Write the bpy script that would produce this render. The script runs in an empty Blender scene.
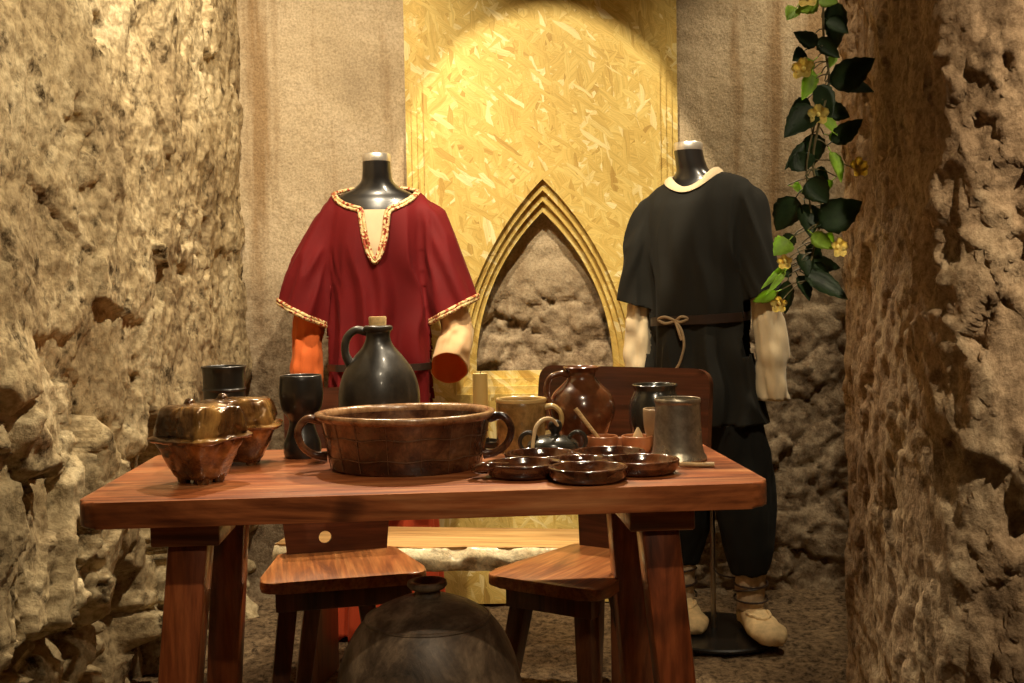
import bpy, bmesh, math, random
import numpy as np
from mathutils import Vector, Matrix
from mathutils.bvhtree import BVHTree

PI = math.pi
R = math.radians
random.seed(7)
scene = bpy.context.scene
col = scene.collection

# ---------------------------------------------------------------- camera
cam_d = bpy.data.cameras.new('camera')
cam = bpy.data.objects.new('camera', cam_d)
col.objects.link(cam)
cam_d.sensor_width = 36.0
cam_d.lens = 1080.0 / 1024.0 * 36.0
cam_d.clip_start = 0.05
_p, _r = R(2.46), R(1.0)
_fw = Vector((0, math.cos(_p), -math.sin(_p)))
_r0 = Vector((1, 0, 0))
_u0 = _r0.cross(_fw)
_rt = _r0 * math.cos(_r) - _u0 * math.sin(_r)
_up = _rt.cross(_fw)
M = Matrix((_rt, _up, -_fw)).transposed().to_4x4()
M.translation = Vector((0, 0, 1.1))
cam.matrix_world = M
scene.camera = cam

# ---------------------------------------------------------------- world, exposure
world = bpy.data.worlds.new('world')
scene.world = world
world.use_nodes = True
world.node_tree.nodes['Background'].inputs[0].default_value = (1.0, 0.72, 0.42, 1)
world.node_tree.nodes['Background'].inputs[1].default_value = 0.015
scene.view_settings.view_transform = 'Standard'
scene.view_settings.look = 'None'
scene.view_settings.gamma = 1.0
scene.view_settings.use_curve_mapping = False
scene.view_settings.exposure = 0.25

# ---------------------------------------------------------------- ceiling spotlights of the exhibition, plus added fill lights
WARM = (1.0, 0.83, 0.58)


def spot(name, loc, target, power, angle, blend=0.3, size=0.03, color=WARM):
    d = bpy.data.lights.new(name, 'SPOT')
    d.energy = power
    d.spot_size = R(angle)
    d.spot_blend = blend
    d.shadow_soft_size = size
    d.color = color
    o = bpy.data.objects.new(name, d)
    col.objects.link(o)
    o.location = loc
    v = Vector(target) - Vector(loc)
    o.rotation_euler = v.to_track_quat('-Z', 'Y').to_euler()
    return o


spot('panel_spotlight', (0.10, 2.25, 3.1), (0.145, 3.85, 1.32), 185, 31, 0.04)
spot('woman_spotlight', (-0.55, 2.3, 3.05), (-0.80, 3.8, 1.3), 165, 64, 0.7)
spot('man_spotlight', (1.0, 2.3, 3.05), (1.0, 3.7, 1.3), 150, 64, 0.7)
spot('man_front_fill', (0.55, 1.75, 3.05), (0.66, 3.45, 0.95), 95, 34, 0.7)  # added fill, brightens the black-robed mannequin from the front
spot('corner_fill', (1.35, 3.2, 3.05), (1.0, 3.8, 1.0), 75, 70, 0.7)  # added fill, lifts the wall behind the man out of his shadow
spot('table_spotlight_left', (-0.66, 3.40, 2.8), (-0.27, 2.25, 0.65), 175, 47, 0.5)
spot('table_spotlight_right', (0.36, 3.42, 2.8), (0.08, 2.3, 0.58), 200, 47, 0.5)
spot('table_spotlight_front', (0.15, 0.65, 3.0), (-0.05, 2.05, 0.55), 75, 38, 0.6)
spot('low_front_fill', (0.3, 0.1, 2.2), (-0.05, 2.1, 0.5), 30, 34, 0.7)  # added fill, softens the tabletop's shadow on the jar and legs
spot('left_wall_spotlight', (0.35, 1.9, 3.0), (-1.0, 2.7, 1.65), 185, 74, 0.8)
spot('pillar_fill', (1.25, 0.6, 2.5), (1.42, 1.95, 1.35), 200, 56, 0.7)  # added light, placed to brighten the pillar's front but not its side

# ---------------------------------------------------------------- numpy noise


def _hash(ix, iy, iz, k=0):
    h = (ix.astype(np.int64) * 374761393 + iy.astype(np.int64) * 668265263 +
         iz.astype(np.int64) * 2147483647 + k * 974634777) & 0xffffffff
    h = ((h ^ (h >> 13)) * 1274126177) & 0xffffffff
    h = ((h ^ (h >> 16)) * 2246822519) & 0xffffffff
    return ((h ^ (h >> 15)) & 0xffffff) / float(0xffffff)


def vnoise(P):
    i = np.floor(P)
    f = P - i
    f = f * f * f * (f * (f * 6 - 15) + 10)
    i = i.astype(np.int64)
    r = 0
    for dx in (0, 1):
        for dy in (0, 1):
            for dz in (0, 1):
                w = (f[:, 0] if dx else 1 - f[:, 0]) * (f[:, 1] if dy else 1 - f[:, 1]) * (f[:, 2] if dz else 1 - f[:, 2])
                r = r + w * _hash(i[:, 0] + dx, i[:, 1] + dy, i[:, 2] + dz)
    return r * 2 - 1


def fbm(P, o=4, g=0.5):
    a, s, t = 1.0, 0, 0
    Q = np.array(P, dtype=float)
    for k in range(o):
        s = s + a * vnoise(Q + k * 17.3)
        t += a
        a *= g
        Q = Q * 2.03
    return s / t


def voro(P):
    i = np.floor(P).astype(np.int64)
    f1 = np.full(len(P), 9.0)
    f2 = np.full(len(P), 9.0)
    cid = np.zeros(len(P))
    for dx in (-1, 0, 1):
        for dy in (-1, 0, 1):
            for dz in (-1, 0, 1):
                c = i + np.array((dx, dy, dz))
                q = np.stack([c[:, k] + _hash(c[:, 0], c[:, 1], c[:, 2], k + 1) for k in range(3)], 1)
                d = np.sqrt(((P - q) ** 2).sum(1))
                h = _hash(c[:, 0], c[:, 1], c[:, 2], 9)
                m = d < f1
                f2 = np.where(m, f1, np.minimum(f2, d))
                cid = np.where(m, h, cid)
                f1 = np.where(m, d, f1)
    return f1, f2, cid


def facets(P):
    """angular broken-stone relief: every cell is a tilted plane"""
    i = np.floor(P).astype(np.int64)
    f1 = np.full(len(P), 9.0)
    f2 = np.full(len(P), 9.0)
    out = np.zeros(len(P))
    for dx in (-1, 0, 1):
        for dy in (-1, 0, 1):
            for dz in (-1, 0, 1):
                c = i + np.array((dx, dy, dz))
                q = np.stack([c[:, k] + _hash(c[:, 0], c[:, 1], c[:, 2], k + 1) for k in range(3)], 1)
                r = P - q
                d = np.sqrt((r ** 2).sum(1))
                g = [_hash(c[:, 0], c[:, 1], c[:, 2], k + 20) * 2 - 1 for k in range(4)]
                v = g[3] * 0.5 + r[:, 0] * g[0] + r[:, 1] * g[1] + r[:, 2] * g[2]
                m = d < f1
                f2 = np.where(m, f1, np.minimum(f2, d))
                out = np.where(m, v, out)
                f1 = np.where(m, d, f1)
    return out, f2 - f1


def sstep(a, b, x):
    t = np.clip((x - a) / (b - a), 0, 1)
    return t * t * (3 - 2 * t)

# ---------------------------------------------------------------- materials


class NT:
    def __init__(s, name):
        s.m = bpy.data.materials.new(name)
        s.m.use_nodes = True
        s.t = s.m.node_tree
        s.b = s.t.nodes['Principled BSDF']
        s.tc = s.t.nodes.new('ShaderNodeTexCoord')

    def n(s, typ, **kw):
        n = s.t.nodes.new(typ)
        for k, v in kw.items():
            setattr(n, k, v)
        return n

    def link(s, a, b):
        s.t.links.new(a, b)

    def mapping(s, scale=(1, 1, 1), rot=(0, 0, 0), src=None):
        m = s.n('ShaderNodeMapping')
        m.inputs['Scale'].default_value = scale
        m.inputs['Rotation'].default_value = rot
        s.link(src or s.tc.outputs['Object'], m.inputs['Vector'])
        return m.outputs[0]

    def noise(s, scale, detail=4, rough=0.6, vec=None, dist=0.0):
        n = s.n('ShaderNodeTexNoise')
        n.inputs['Scale'].default_value = scale
        n.inputs['Detail'].default_value = detail
        n.inputs['Roughness'].default_value = rough
        n.inputs['Distortion'].default_value = dist
        s.link(vec or s.tc.outputs['Object'], n.inputs['Vector'])
        return n.outputs['Fac']

    def ramp(s, fac, stops):
        r = s.n('ShaderNodeValToRGB')
        e = r.color_ramp.elements
        while len(e) < len(stops):
            e.new(0.5)
        for i, (p, c) in enumerate(stops):
            e[i].position = p
            e[i].color = (*c, 1) if len(c) == 3 else c
        s.link(fac, r.inputs[0])
        return r.outputs[0]

    def mix(s, fac, a, b, mode='MIX'):
        m = s.n('ShaderNodeMix', data_type='RGBA', blend_type=mode)
        if isinstance(fac, (int, float)):
            m.inputs[0].default_value = fac
        else:
            s.link(fac, m.inputs[0])
        for i, v in ((6, a), (7, b)):
            if isinstance(v, tuple):
                m.inputs[i].default_value = (*v, 1)
            else:
                s.link(v, m.inputs[i])
        return m.outputs[2]

    def bump(s, h, strength=0.5, dist=0.01, prev=None):
        b = s.n('ShaderNodeBump')
        b.inputs['Strength'].default_value = strength
        b.inputs['Distance'].default_value = dist
        s.link(h, b.inputs['Height'])
        if prev:
            s.link(prev, b.inputs['Normal'])
        return b.outputs[0]

    def done(s, color, rough=0.6, normal=None, metal=0.0, coat=0.0, spec=None):
        if isinstance(color, tuple):
            s.b.inputs['Base Color'].default_value = (*color, 1)
        else:
            s.link(color, s.b.inputs['Base Color'])
        if isinstance(rough, (int, float)):
            s.b.inputs['Roughness'].default_value = rough
        else:
            s.link(rough, s.b.inputs['Roughness'])
        s.b.inputs['Metallic'].default_value = metal
        s.b.inputs['Coat Weight'].default_value = coat
        s.b.inputs['Coat Roughness'].default_value = 0.12
        if spec is not None:
            s.b.inputs['Specular IOR Level'].default_value = spec
        if normal:
            s.link(normal, s.b.inputs['Normal'])
        return s.m


def mat_rock(name, c0, c1, c2, streak=1.0, fine=60, dark=(0.07, 0.045, 0.02), dk=0.42):
    t = NT(name)
    v = t.mapping((1, 1, 1.0 / streak))
    a = t.noise(3.0, 8, 0.65, v, 0.3)
    b = t.noise(14, 8, 0.7, v)
    c = t.noise(fine, 5, 0.7)
    base = t.ramp(a, [(0.32, c0), (0.5, c1), (0.66, c2)])
    d = t.ramp(b, [(dk - 0.1, (1, 1, 1)), (dk + 0.02, (0, 0, 0))])
    base = t.mix(d, base, dark)
    sp = t.ramp(c, [(0.35, (0.55, 0.5, 0.42)), (0.6, (1.1, 1.08, 1.0))])
    base = t.mix(1.0, base, sp, 'MULTIPLY')
    n1 = t.bump(b, 0.5, 0.02)
    n2 = t.bump(c, 0.6, 0.008, n1)
    return t.done(base, 0.92, n2, spec=0.2)


def mat_plaster(name):
    t = NT(name)
    a = t.noise(2.0, 6, 0.6, None, 0.4)
    g = t.noise(120, 4, 0.7)
    b = t.noise(26, 6, 0.7)
    base = t.ramp(a, [(0.3, (0.45, 0.36, 0.24)), (0.5, (0.60, 0.49, 0.33)), (0.7, (0.67, 0.56, 0.40))])
    # ochre damp streaks running down
    s = t.noise(5, 4, 0.6, t.mapping((1.6, 1, 0.12)))
    st = t.ramp(s, [(0.52, (0, 0, 0)), (0.66, (0.75, 0.75, 0.75))])
    base = t.mix(st, base, (0.30, 0.18, 0.075))
    # rubble colour low down on the wall
    sep = t.n('ShaderNodeSeparateXYZ')
    t.link(t.tc.outputs['Object'], sep.inputs[0])
    ad = t.n('ShaderNodeMath', operation='MULTIPLY_ADD')
    ad.inputs[1].default_value = 0.9
    t.link(a, ad.inputs[0])
    t.link(sep.outputs[2], ad.inputs[2])
    low = t.ramp(ad.outputs[0], [(0.0, (1, 1, 1)), (1.0, (0, 0, 0))])
    mr = t.n('ShaderNodeMapRange')
    mr.inputs[1].default_value = 1.35
    mr.inputs[2].default_value = 1.75
    mr.inputs[3].default_value = 1
    mr.inputs[4].default_value = 0
    t.link(ad.outputs[0], mr.inputs[0])
    rub = t.ramp(b, [(0.35, (0.16, 0.11, 0.07)), (0.5, (0.34, 0.26, 0.17)), (0.68, (0.50, 0.41, 0.29))])
    base = t.mix(mr.outputs[0], base, rub)
    sp = t.ramp(g, [(0.35, (0.7, 0.66, 0.6)), (0.6, (1.05, 1.03, 1.0))])
    base = t.mix(1.0, base, sp, 'MULTIPLY')
    n1 = t.bump(b, 0.6, 0.012)
    n2 = t.bump(g, 0.6, 0.004, n1)
    return t.done(base, 0.9, n2, spec=0.2)


def mat_floor():
    t = NT('dirt_floor')
    a = t.noise(4, 6, 0.7)
    b = t.noise(45, 6, 0.75)
    v = t.n('ShaderNodeTexVoronoi')
    v.inputs['Scale'].default_value = 75
    t.link(t.tc.outputs['Object'], v.inputs['Vector'])
    base = t.ramp(a, [(0.3, (0.20, 0.14, 0.085)), (0.7, (0.40, 0.29, 0.17))])
    sp = t.ramp(b, [(0.38, (0.25, 0.22, 0.2)), (0.5, (0.85, 0.8, 0.75)), (0.66, (1.4, 1.35, 1.3))])
    base = t.mix(1.0, base, sp, 'MULTIPLY')
    n = t.bump(v.outputs[0], 0.5, 0.01)
    n = t.bump(b, 0.9, 0.02, n)
    return t.done(base, 0.95, n, spec=0.2)


def mat_wood(name, dark, mid, light, axis=0, rough=0.35, coat=0.25, scale=1.0, knots=True):
    t = NT(name)
    sc = [9 * scale] * 3
    sc[axis] = 0.9 * scale
    v = t.mapping(tuple(sc))
    a = t.noise(1.6, 6, 0.62, v, 1.2)
    sc2 = [60 * scale] * 3
    sc2[axis] = 2.5 * scale
    b = t.noise(1.5, 4, 0.6, t.mapping(tuple(sc2)))
    base = t.ramp(a, [(0.30, dark), (0.47, mid), (0.68, light)])
    f = t.ramp(b, [(0.35, (0.62, 0.58, 0.55)), (0.6, (1.08, 1.06, 1.05))])
    base = t.mix(1.0, base, f, 'MULTIPLY')
    if knots:
        k = t.noise(5 * scale, 2, 0.5)
        kk = t.ramp(k, [(0.28, (0.8, 0.8, 0.8)), (0.36, (0, 0, 0))])
        base = t.mix(kk, base, tuple(x * 0.35 for x in dark))
    n = t.bump(b, 0.15, 0.002)
    return t.done(base, rough, n, coat=coat)


def mat_osb(name='osb_board', dim=1.0):
    t = NT(name)
    layers = None
    cols = None
    src = t.mapping((1, 1, 1))
    for i, (ang, thr) in enumerate(((0.2, 0.0), (1.25, 0.42), (2.1, 0.5), (2.8, 0.55), (0.75, 0.6), (1.7, 0.66), (2.5, 0.72))):
        mp = t.n('ShaderNodeMapping')
        mp.inputs['Rotation'].default_value = (0, ang, 0)
        t.link(t.tc.outputs['Object'], mp.inputs['Vector'])
        wob = t.n('ShaderNodeTexNoise')
        wob.inputs['Scale'].default_value = 16
        t.link(t.tc.outputs['Object'], wob.inputs['Vector'])
        ws = t.n('ShaderNodeVectorMath', operation='MULTIPLY_ADD')
        ws.inputs[1].default_value = (0.02, 0.02, 0.02)
        t.link(wob.outputs['Color'], ws.inputs[0])
        t.link(mp.outputs[0], ws.inputs[2])
        st = t.n('ShaderNodeVectorMath', operation='MULTIPLY')
        st.inputs[1].default_value = (13, 12, 58)
        t.link(ws.outputs[0], st.inputs[0])
        ofs = t.n('ShaderNodeVectorMath', operation='ADD')
        ofs.inputs[1].default_value = (i * 3.7, i * 1.9, i * 5.1)
        t.link(st.outputs[0], ofs.inputs[0])
        v = t.n('ShaderNodeTexVoronoi')
        v.inputs['Scale'].default_value = 1.0
        t.link(ofs.outputs[0], v.inputs['Vector'])
        sep = t.n('ShaderNodeSeparateColor')
        t.link(v.outputs['Color'], sep.inputs[0])
        st2 = t.n('ShaderNodeVectorMath', operation='MULTIPLY')
        st2.inputs[1].default_value = (0.8, 1, 4.5)
        t.link(ofs.outputs[0], st2.inputs[0])
        nz = t.noise(1.0, 3, 0.6, st2.outputs[0])
        c = t.ramp(sep.outputs[0], [(0.0, (0.50, 0.32, 0.08)), (0.06, (0.64, 0.45, 0.125)), (0.5, (0.71, 0.52, 0.155)), (0.85, (0.76, 0.59, 0.20)), (1.0, (0.88, 0.76, 0.42))])
        g = t.ramp(nz, [(0.3, (0.80, 0.76, 0.66)), (0.6, (1.05, 1.04, 1.0))])
        c = t.mix(1.0, c, g, 'MULTIPLY')
        if cols is None:
            cols, hs = c, nz
        else:
            mk = t.ramp(sep.outputs[2], [(thr, (0, 0, 0)), (thr + 0.01, (1, 1, 1))])
            cols = t.mix(mk, cols, c)
    n = t.bump(hs, 0.3, 0.003)
    return t.done(cols, 0.55, n, spec=0.3)


def mat_plain(name, c, rough=0.5, metal=0.0, var=0.25, scale=18, bump=0.2, coat=0.0, dist=0.003, spec=None):
    t = NT(name)
    a = t.noise(scale, 5, 0.65)
    lo = tuple(x * (1 - var) for x in c)
    hi = tuple(min(1, x * (1 + var)) for x in c)
    base = t.ramp(a, [(0.3, lo), (0.7, hi)])
    n = t.bump(a, bump, dist)
    return t.done(base, rough, n, metal, coat, spec)


def mat_two(name, c0, c1, c2, scale=9, rough=0.35, coat=0.3, bump=0.3, metal=0.0, rr=None, pos=(0.35, 0.5, 0.65)):
    t = NT(name)
    a = t.noise(scale, 7, 0.7, None, 0.5)
    b = t.noise(scale * 7, 4, 0.7)
    base = t.ramp(a, [(pos[0], c0), (pos[1], c1), (pos[2], c2)])
    sp = t.ramp(b, [(0.35, (0.7, 0.7, 0.7)), (0.6, (1.1, 1.1, 1.1))])
    base = t.mix(1.0, base, sp, 'MULTIPLY')
    n = t.bump(b, bump, 0.002)
    n = t.bump(a, bump, 0.006, n)
    if rr:
        rough = t.ramp(a, [(0.4, (rr[0],) * 3), (0.6, (rr[1],) * 3)])
    return t.done(base, rough, n, metal, coat)


def mat_cloth(name, c, rough=0.85, weave=420, sheen=0.3, var=0.15):
    t = NT(name)
    a = t.noise(6, 5, 0.6)
    w = t.noise(weave, 2, 0.5)
    base = t.ramp(a, [(0.3, tuple(x * (1 - var) for x in c)), (0.7, tuple(min(1, x * (1 + var)) for x in c))])
    n = t.bump(w, 0.35, 0.001)
    t.b.inputs['Sheen Weight'].default_value = sheen
    t.b.inputs['Sheen Roughness'].default_value = 0.4
    t.b.inputs['Sheen Tint'].default_value = (*[min(1, x * 2 + .1) for x in c], 1)
    return t.done(base, rough, n, spec=0.25)


M_ = {}
M_['left_rock'] = mat_rock('pale_rubble_plaster', (0.34, 0.26, 0.16), (0.56, 0.45, 0.28), (0.78, 0.67, 0.46), 1.0, 45, dk=0.44)
M_['pillar'] = mat_rock('reddish_earth_render', (0.22, 0.145, 0.09), (0.36, 0.255, 0.165), (0.52, 0.41, 0.28), 1.7, 60, (0.09, 0.055, 0.03), 0.42)
M_['back'] = mat_plaster('back_wall_plaster')
M_['floor'] = mat_floor()
M_['ceiling'] = mat_plain('dark_ceiling', (0.05, 0.04, 0.03), 0.9)
M_['table'] = mat_wood('red_brown_varnished_wood', (0.085, 0.015, 0.004), (0.38, 0.112, 0.034), (0.58, 0.245, 0.095), 0, 0.38, 0.3)
M_['leg'] = mat_wood('red_brown_leg_wood', (0.07, 0.016, 0.005), (0.26, 0.062, 0.018), (0.42, 0.125, 0.038), 2, 0.33, 0.35)
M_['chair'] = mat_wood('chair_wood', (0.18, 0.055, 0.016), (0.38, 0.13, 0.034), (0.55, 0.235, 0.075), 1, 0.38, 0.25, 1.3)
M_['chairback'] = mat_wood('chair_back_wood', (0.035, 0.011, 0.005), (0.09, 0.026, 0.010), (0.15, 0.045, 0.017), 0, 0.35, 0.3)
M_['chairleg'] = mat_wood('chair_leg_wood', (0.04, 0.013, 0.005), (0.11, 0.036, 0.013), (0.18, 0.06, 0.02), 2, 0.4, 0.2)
M_['bench'] = mat_wood('bench_wood', (0.36, 0.17, 0.05), (0.62, 0.36, 0.13), (0.74, 0.48, 0.2), 0, 0.45, 0.15)
M_['bark'] = mat_two('pale_live_edge', (0.12, 0.06, 0.02), (0.80, 0.62, 0.34), (0.90, 0.78, 0.50), 13, 0.6, 0.1, 0.6, pos=(0.36, 0.41, 0.6))
M_['osb'] = mat_osb()
M_['red'] = mat_cloth('crimson_cloth', (0.150, 0.0055, 0.007), 0.75, 420, 0.15)
M_['redskirt'] = mat_cloth('orange_red_cloth', (0.52, 0.065, 0.02), 0.8)
M_['orange'] = mat_cloth('orange_cloth', (0.80, 0.17, 0.04), 0.8)
M_['cream'] = mat_cloth('cream_linen', (0.82, 0.66, 0.42), 0.85, 300)
M_['peach'] = mat_cloth('pale_peach_linen', (0.86, 0.56, 0.30), 0.85, 300)
M_['black'] = mat_cloth('black_cloth', (0.021, 0.020, 0.016), 0.85, 300, 0.3)
M_['trouser'] = mat_cloth('black_trouser_cloth', (0.014, 0.014, 0.012), 0.9, 300, 0.1)
M_['belt'] = mat_plain('dark_leather_belt', (0.035, 0.018, 0.012), 0.5)
M_['cord'] = mat_plain('pale_cord', (0.45, 0.32, 0.18), 0.8)
M_['gloss_black'] = mat_plain('gloss_black_shell', (0.014, 0.012, 0.011), 0.30, 0, 0.1, coat=0.6, bump=0.0)
M_['chrome'] = mat_plain('polished_cap', (0.9, 0.85, 0.76), 0.34, 0.8, 0.05, bump=0.0)
M_['steel'] = mat_plain('dull_steel', (0.35, 0.31, 0.26), 0.35, 1.0, 0.1, bump=0.05)
M_['basemetal'] = mat_plain('black_base_metal', (0.02, 0.018, 0.016), 0.25, 0.3, 0.1, bump=0.05)
M_['suede'] = mat_plain('pale_hide', (0.74, 0.54, 0.28), 0.8, 0, 0.3, 20, 0.5, dist=0.006)
M_['wrap'] = mat_plain('ankle_wrap_cloth', (0.50, 0.36, 0.22), 0.9, 0, 0.2, 60, 0.5)
M_['blackclay'] = mat_plain('black_burnished_clay', (0.016, 0.013, 0.010), 0.32, 0, 0.3, 12, 0.15, coat=0.15)
M_['greyclay'] = mat_two('smoked_clay', (0.016, 0.013, 0.010), (0.032, 0.026, 0.019), (0.06, 0.048, 0.034), 6, 0.36, 0.15, 0.15)
M_['jarclay'] = mat_two('sooty_jar_clay', (0.03, 0.02, 0.013), (0.13, 0.085, 0.052), (0.34, 0.24, 0.15), 7, 0.5, 0.0, 0.35)
M_['glaze'] = mat_two('dark_brown_glaze', (0.022, 0.008, 0.004), (0.065, 0.022, 0.010), (0.20, 0.088, 0.038), 12, 0.22, 0.5, 0.3)
M_['rim'] = mat_two('worn_glaze_rim', (0.16, 0.07, 0.03), (0.38, 0.20, 0.09), (0.5, 0.3, 0.15), 20, 0.25, 0.5, 0.2)
M_['redglaze'] = mat_two('red_brown_glaze', (0.09, 0.03, 0.012), (0.15, 0.05, 0.018), (0.21, 0.075, 0.028), 4, 0.2, 0.6, 0.08)
M_['dishglaze'] = mat_two('chestnut_glaze', (0.025, 0.008, 0.004), (0.070, 0.022, 0.009), (0.17, 0.06, 0.022), 12, 0.14, 0.7, 0.1)
M_['tan'] = mat_two('tan_glaze', (0.16, 0.085, 0.025), (0.33, 0.18, 0.055), (0.46, 0.28, 0.09), 10, 0.25, 0.5, 0.15)
M_['tanrim'] = mat_plain('pale_tan_rim', (0.62, 0.42, 0.16), 0.25, coat=0.5, bump=0.05)
M_['terracotta'] = mat_plain('light_terracotta', (0.42, 0.16, 0.06), 0.4, coat=0.3)
M_['beigeclay'] = mat_plain('beige_clay', (0.36, 0.24, 0.13), 0.4, coat=0.3)
M_['gold'] = mat_two('mottled_bronze_glaze', (0.008, 0.004, 0.002), (0.10, 0.04, 0.010), (0.62, 0.34, 0.09), 4.5, 0.22, 0.5, 0.5, 0.25, pos=(0.36, 0.47, 0.66))
M_['pewter'] = mat_two('old_pewter', (0.34, 0.30, 0.23), (0.50, 0.44, 0.34), (0.74, 0.66, 0.52), 7, 0.38, 0.0, 0.12, 0.85, rr=(0.36, 0.26))
M_['potgrey'] = mat_plain('grey_green_glaze', (0.035, 0.032, 0.024), 0.22, 0, 0.3, 10, 0.1, coat=0.4)
M_['cork'] = mat_plain('cork', (0.62, 0.42, 0.18), 0.85, 0, 0.3, 90, 0.5)
M_['wax'] = mat_plain('yellow_wax', (0.60, 0.42, 0.14), 0.5, 0, 0.1, 8, 0.1)
M_['palewood'] = mat_wood('pale_turned_wood', (0.45, 0.28, 0.12), (0.66, 0.45, 0.2), (0.76, 0.56, 0.28), 0, 0.5, 0.1, 3, False)
M_['straw'] = mat_plain('straw_tan', (0.70, 0.50, 0.26), 0.5, 0, 0.15, 30, 0.2, coat=0.2)
M_['wire'] = mat_plain('mending_wire', (0.16, 0.085, 0.045), 0.4, 0.5, 0.3)
M_['leaf_dark'] = mat_plain('dark_green_leaf', (0.022, 0.048, 0.014), 0.55, 0, 0.4, 30, 0.3)
M_['leaf_light'] = mat_plain('light_green_leaf', (0.30, 0.50, 0.05), 0.55, 0, 0.3, 30, 0.3)
M_['petal'] = mat_plain('yellow_petal', (0.85, 0.68, 0.20), 0.6, 0, 0.2, 40, 0.2)
M_['stem'] = mat_plain('vine_stem', (0.10, 0.08, 0.03), 0.7)
M_['trim'] = None


def mat_braid():
    t = NT('gold_red_braid')
    v = t.n('ShaderNodeTexVoronoi')
    v.inputs['Scale'].default_value = 130
    t.link(t.tc.outputs['Object'], v.inputs['Vector'])
    sep = t.n('ShaderNodeSeparateColor')
    t.link(v.outputs['Color'], sep.inputs[0])
    c = t.ramp(sep.outputs[0], [(0.3, (0.42, 0.07, 0.03)), (0.36, (0.72, 0.5, 0.2)), (0.8, (0.85, 0.68, 0.36))])
    n = t.bump(v.outputs[0], 0.6, 0.003)
    return t.done(c, 0.5, n, 0.1)


M_['trim'] = mat_braid()

# ---------------------------------------------------------------- object helpers


def link_mesh(name, me, mat, parent=None, smooth=True):
    me.name = name
    o = bpy.data.objects.new(name, me)
    col.objects.link(o)
    if mat:
        me.materials.append(mat)
    if smooth:
        me.polygons.foreach_set('use_smooth', [True] * len(me.polygons))
    if parent:
        o.parent = parent
    return o


def finish(name, bm, mat, parent=None, smooth=True, sharp=40):
    bmesh.ops.recalc_face_normals(bm, faces=bm.faces)
    me = bpy.data.meshes.new(name)
    bm.to_mesh(me)
    bm.free()
    o = link_mesh(name, me, mat, parent, smooth)
    if smooth and sharp:
        me.set_sharp_from_angle(angle=R(sharp))
    return o


def thing(name, label, cat, loc=(0, 0, 0), rz=0, group=None):
    o = bpy.data.objects.new(name, None)
    o.empty_display_size = 0.05
    col.objects.link(o)
    o.location = loc
    o.rotation_euler = (0, 0, rz)
    tag(o, label, cat, group)
    return o


def tag(o, label, cat, group=None):
    o['label'] = label
    o['category'] = cat
    if group:
        o['group'] = group
    return o


def grid_faces(bm, rows, closed=True):
    for a, b in zip(rows[:-1], rows[1:]):
        n = len(a)
        for i in range(n if closed else n - 1):
            j = (i + 1) % n
            try:
                bm.faces.new((a[i], a[j], b[j], b[i]))
            except ValueError:
                pass


def lathe(bm, prof, n=48, c=(0, 0, 0), sx=1, sy=1, wob=0.0, cap0=True, cap1=False, power=None, rz=0):
    rows = []
    for k, (r, z) in enumerate(prof):
        row = []
        for i in range(n):
            a = 2 * PI * i / n
            ca, sa = math.cos(a), math.sin(a)
            if power:
                m = (abs(ca) ** power + abs(sa) ** power) ** (-1.0 / power)
                ca, sa = ca * m, sa * m
            w = 1 + wob * (math.sin(3 * a + z * 30) * 0.5 + math.sin(5 * a + 1.3 + z * 17) * 0.5)
            x, y = r * sx * ca * w, r * sy * sa * w
            x, y = x * math.cos(rz) - y * math.sin(rz), x * math.sin(rz) + y * math.cos(rz)
            row.append(bm.verts.new((c[0] + x, c[1] + y, c[2] + z + wob * r * 0.6 * math.sin(2 * a + 0.7))))
        rows.append(row)
    grid_faces(bm, rows)
    if cap0:
        bm.faces.new(rows[0][::-1])
    if cap1:
        bm.faces.new(rows[-1])
    return rows


def smooth_path(pts, n=8):
    P = [Vector(p) for p in pts]
    P = [P[0] * 2 - P[1]] + P + [P[-1] * 2 - P[-2]]
    out = []
    for i in range(1, len(P) - 2):
        for k in range(n):
            t = k / n
            a, b, c, d = P[i - 1], P[i], P[i + 1], P[i + 2]
            out.append(0.5 * ((2 * b) + (c - a) * t + (2 * a - 5 * b + 4 * c - d) * t * t + (3 * b - a - 3 * c + d) * t ** 3))
    out.append(P[-2].copy())
    return out


def tube(bm, pts, rad, n=10, smooth=6, flat=1.0, cap=True, closed=False):
    if smooth:
        path = smooth_path(pts, smooth)
    else:
        path = [Vector(p) for p in pts]
    m = len(path)
    if not hasattr(rad, '__len__'):
        rads = [rad] * m
    else:
        rads = [float(np.interp(i / (m - 1) * (len(rad) - 1), range(len(rad)), rad)) for i in range(m)]
    rows = []
    up = Vector((0, 0, 1))
    t0 = (path[1] - path[0]).normalized()
    if abs(t0.dot(up)) > 0.9:
        up = Vector((0, 1, 0))
    nrm = (up - t0 * up.dot(t0)).normalized()
    for i, p in enumerate(path):
        if closed:
            t = (path[(i + 1) % m] - path[i - 1]).normalized()
        else:
            t = (path[min(i + 1, m - 1)] - path[max(i - 1, 0)]).normalized()
        nrm = (nrm - t * nrm.dot(t)).normalized()
        bn = t.cross(nrm)
        rows.append([bm.verts.new(p + nrm * math.cos(2 * PI * k / n) * rads[i] + bn * math.sin(2 * PI * k / n) * rads[i] * flat) for k in range(n)])
    if closed:
        rows.append(rows[0])
    grid_faces(bm, rows)
    if cap and not closed:
        bm.faces.new(rows[0][::-1])
        bm.faces.new(rows[-1])
    return rows


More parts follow.
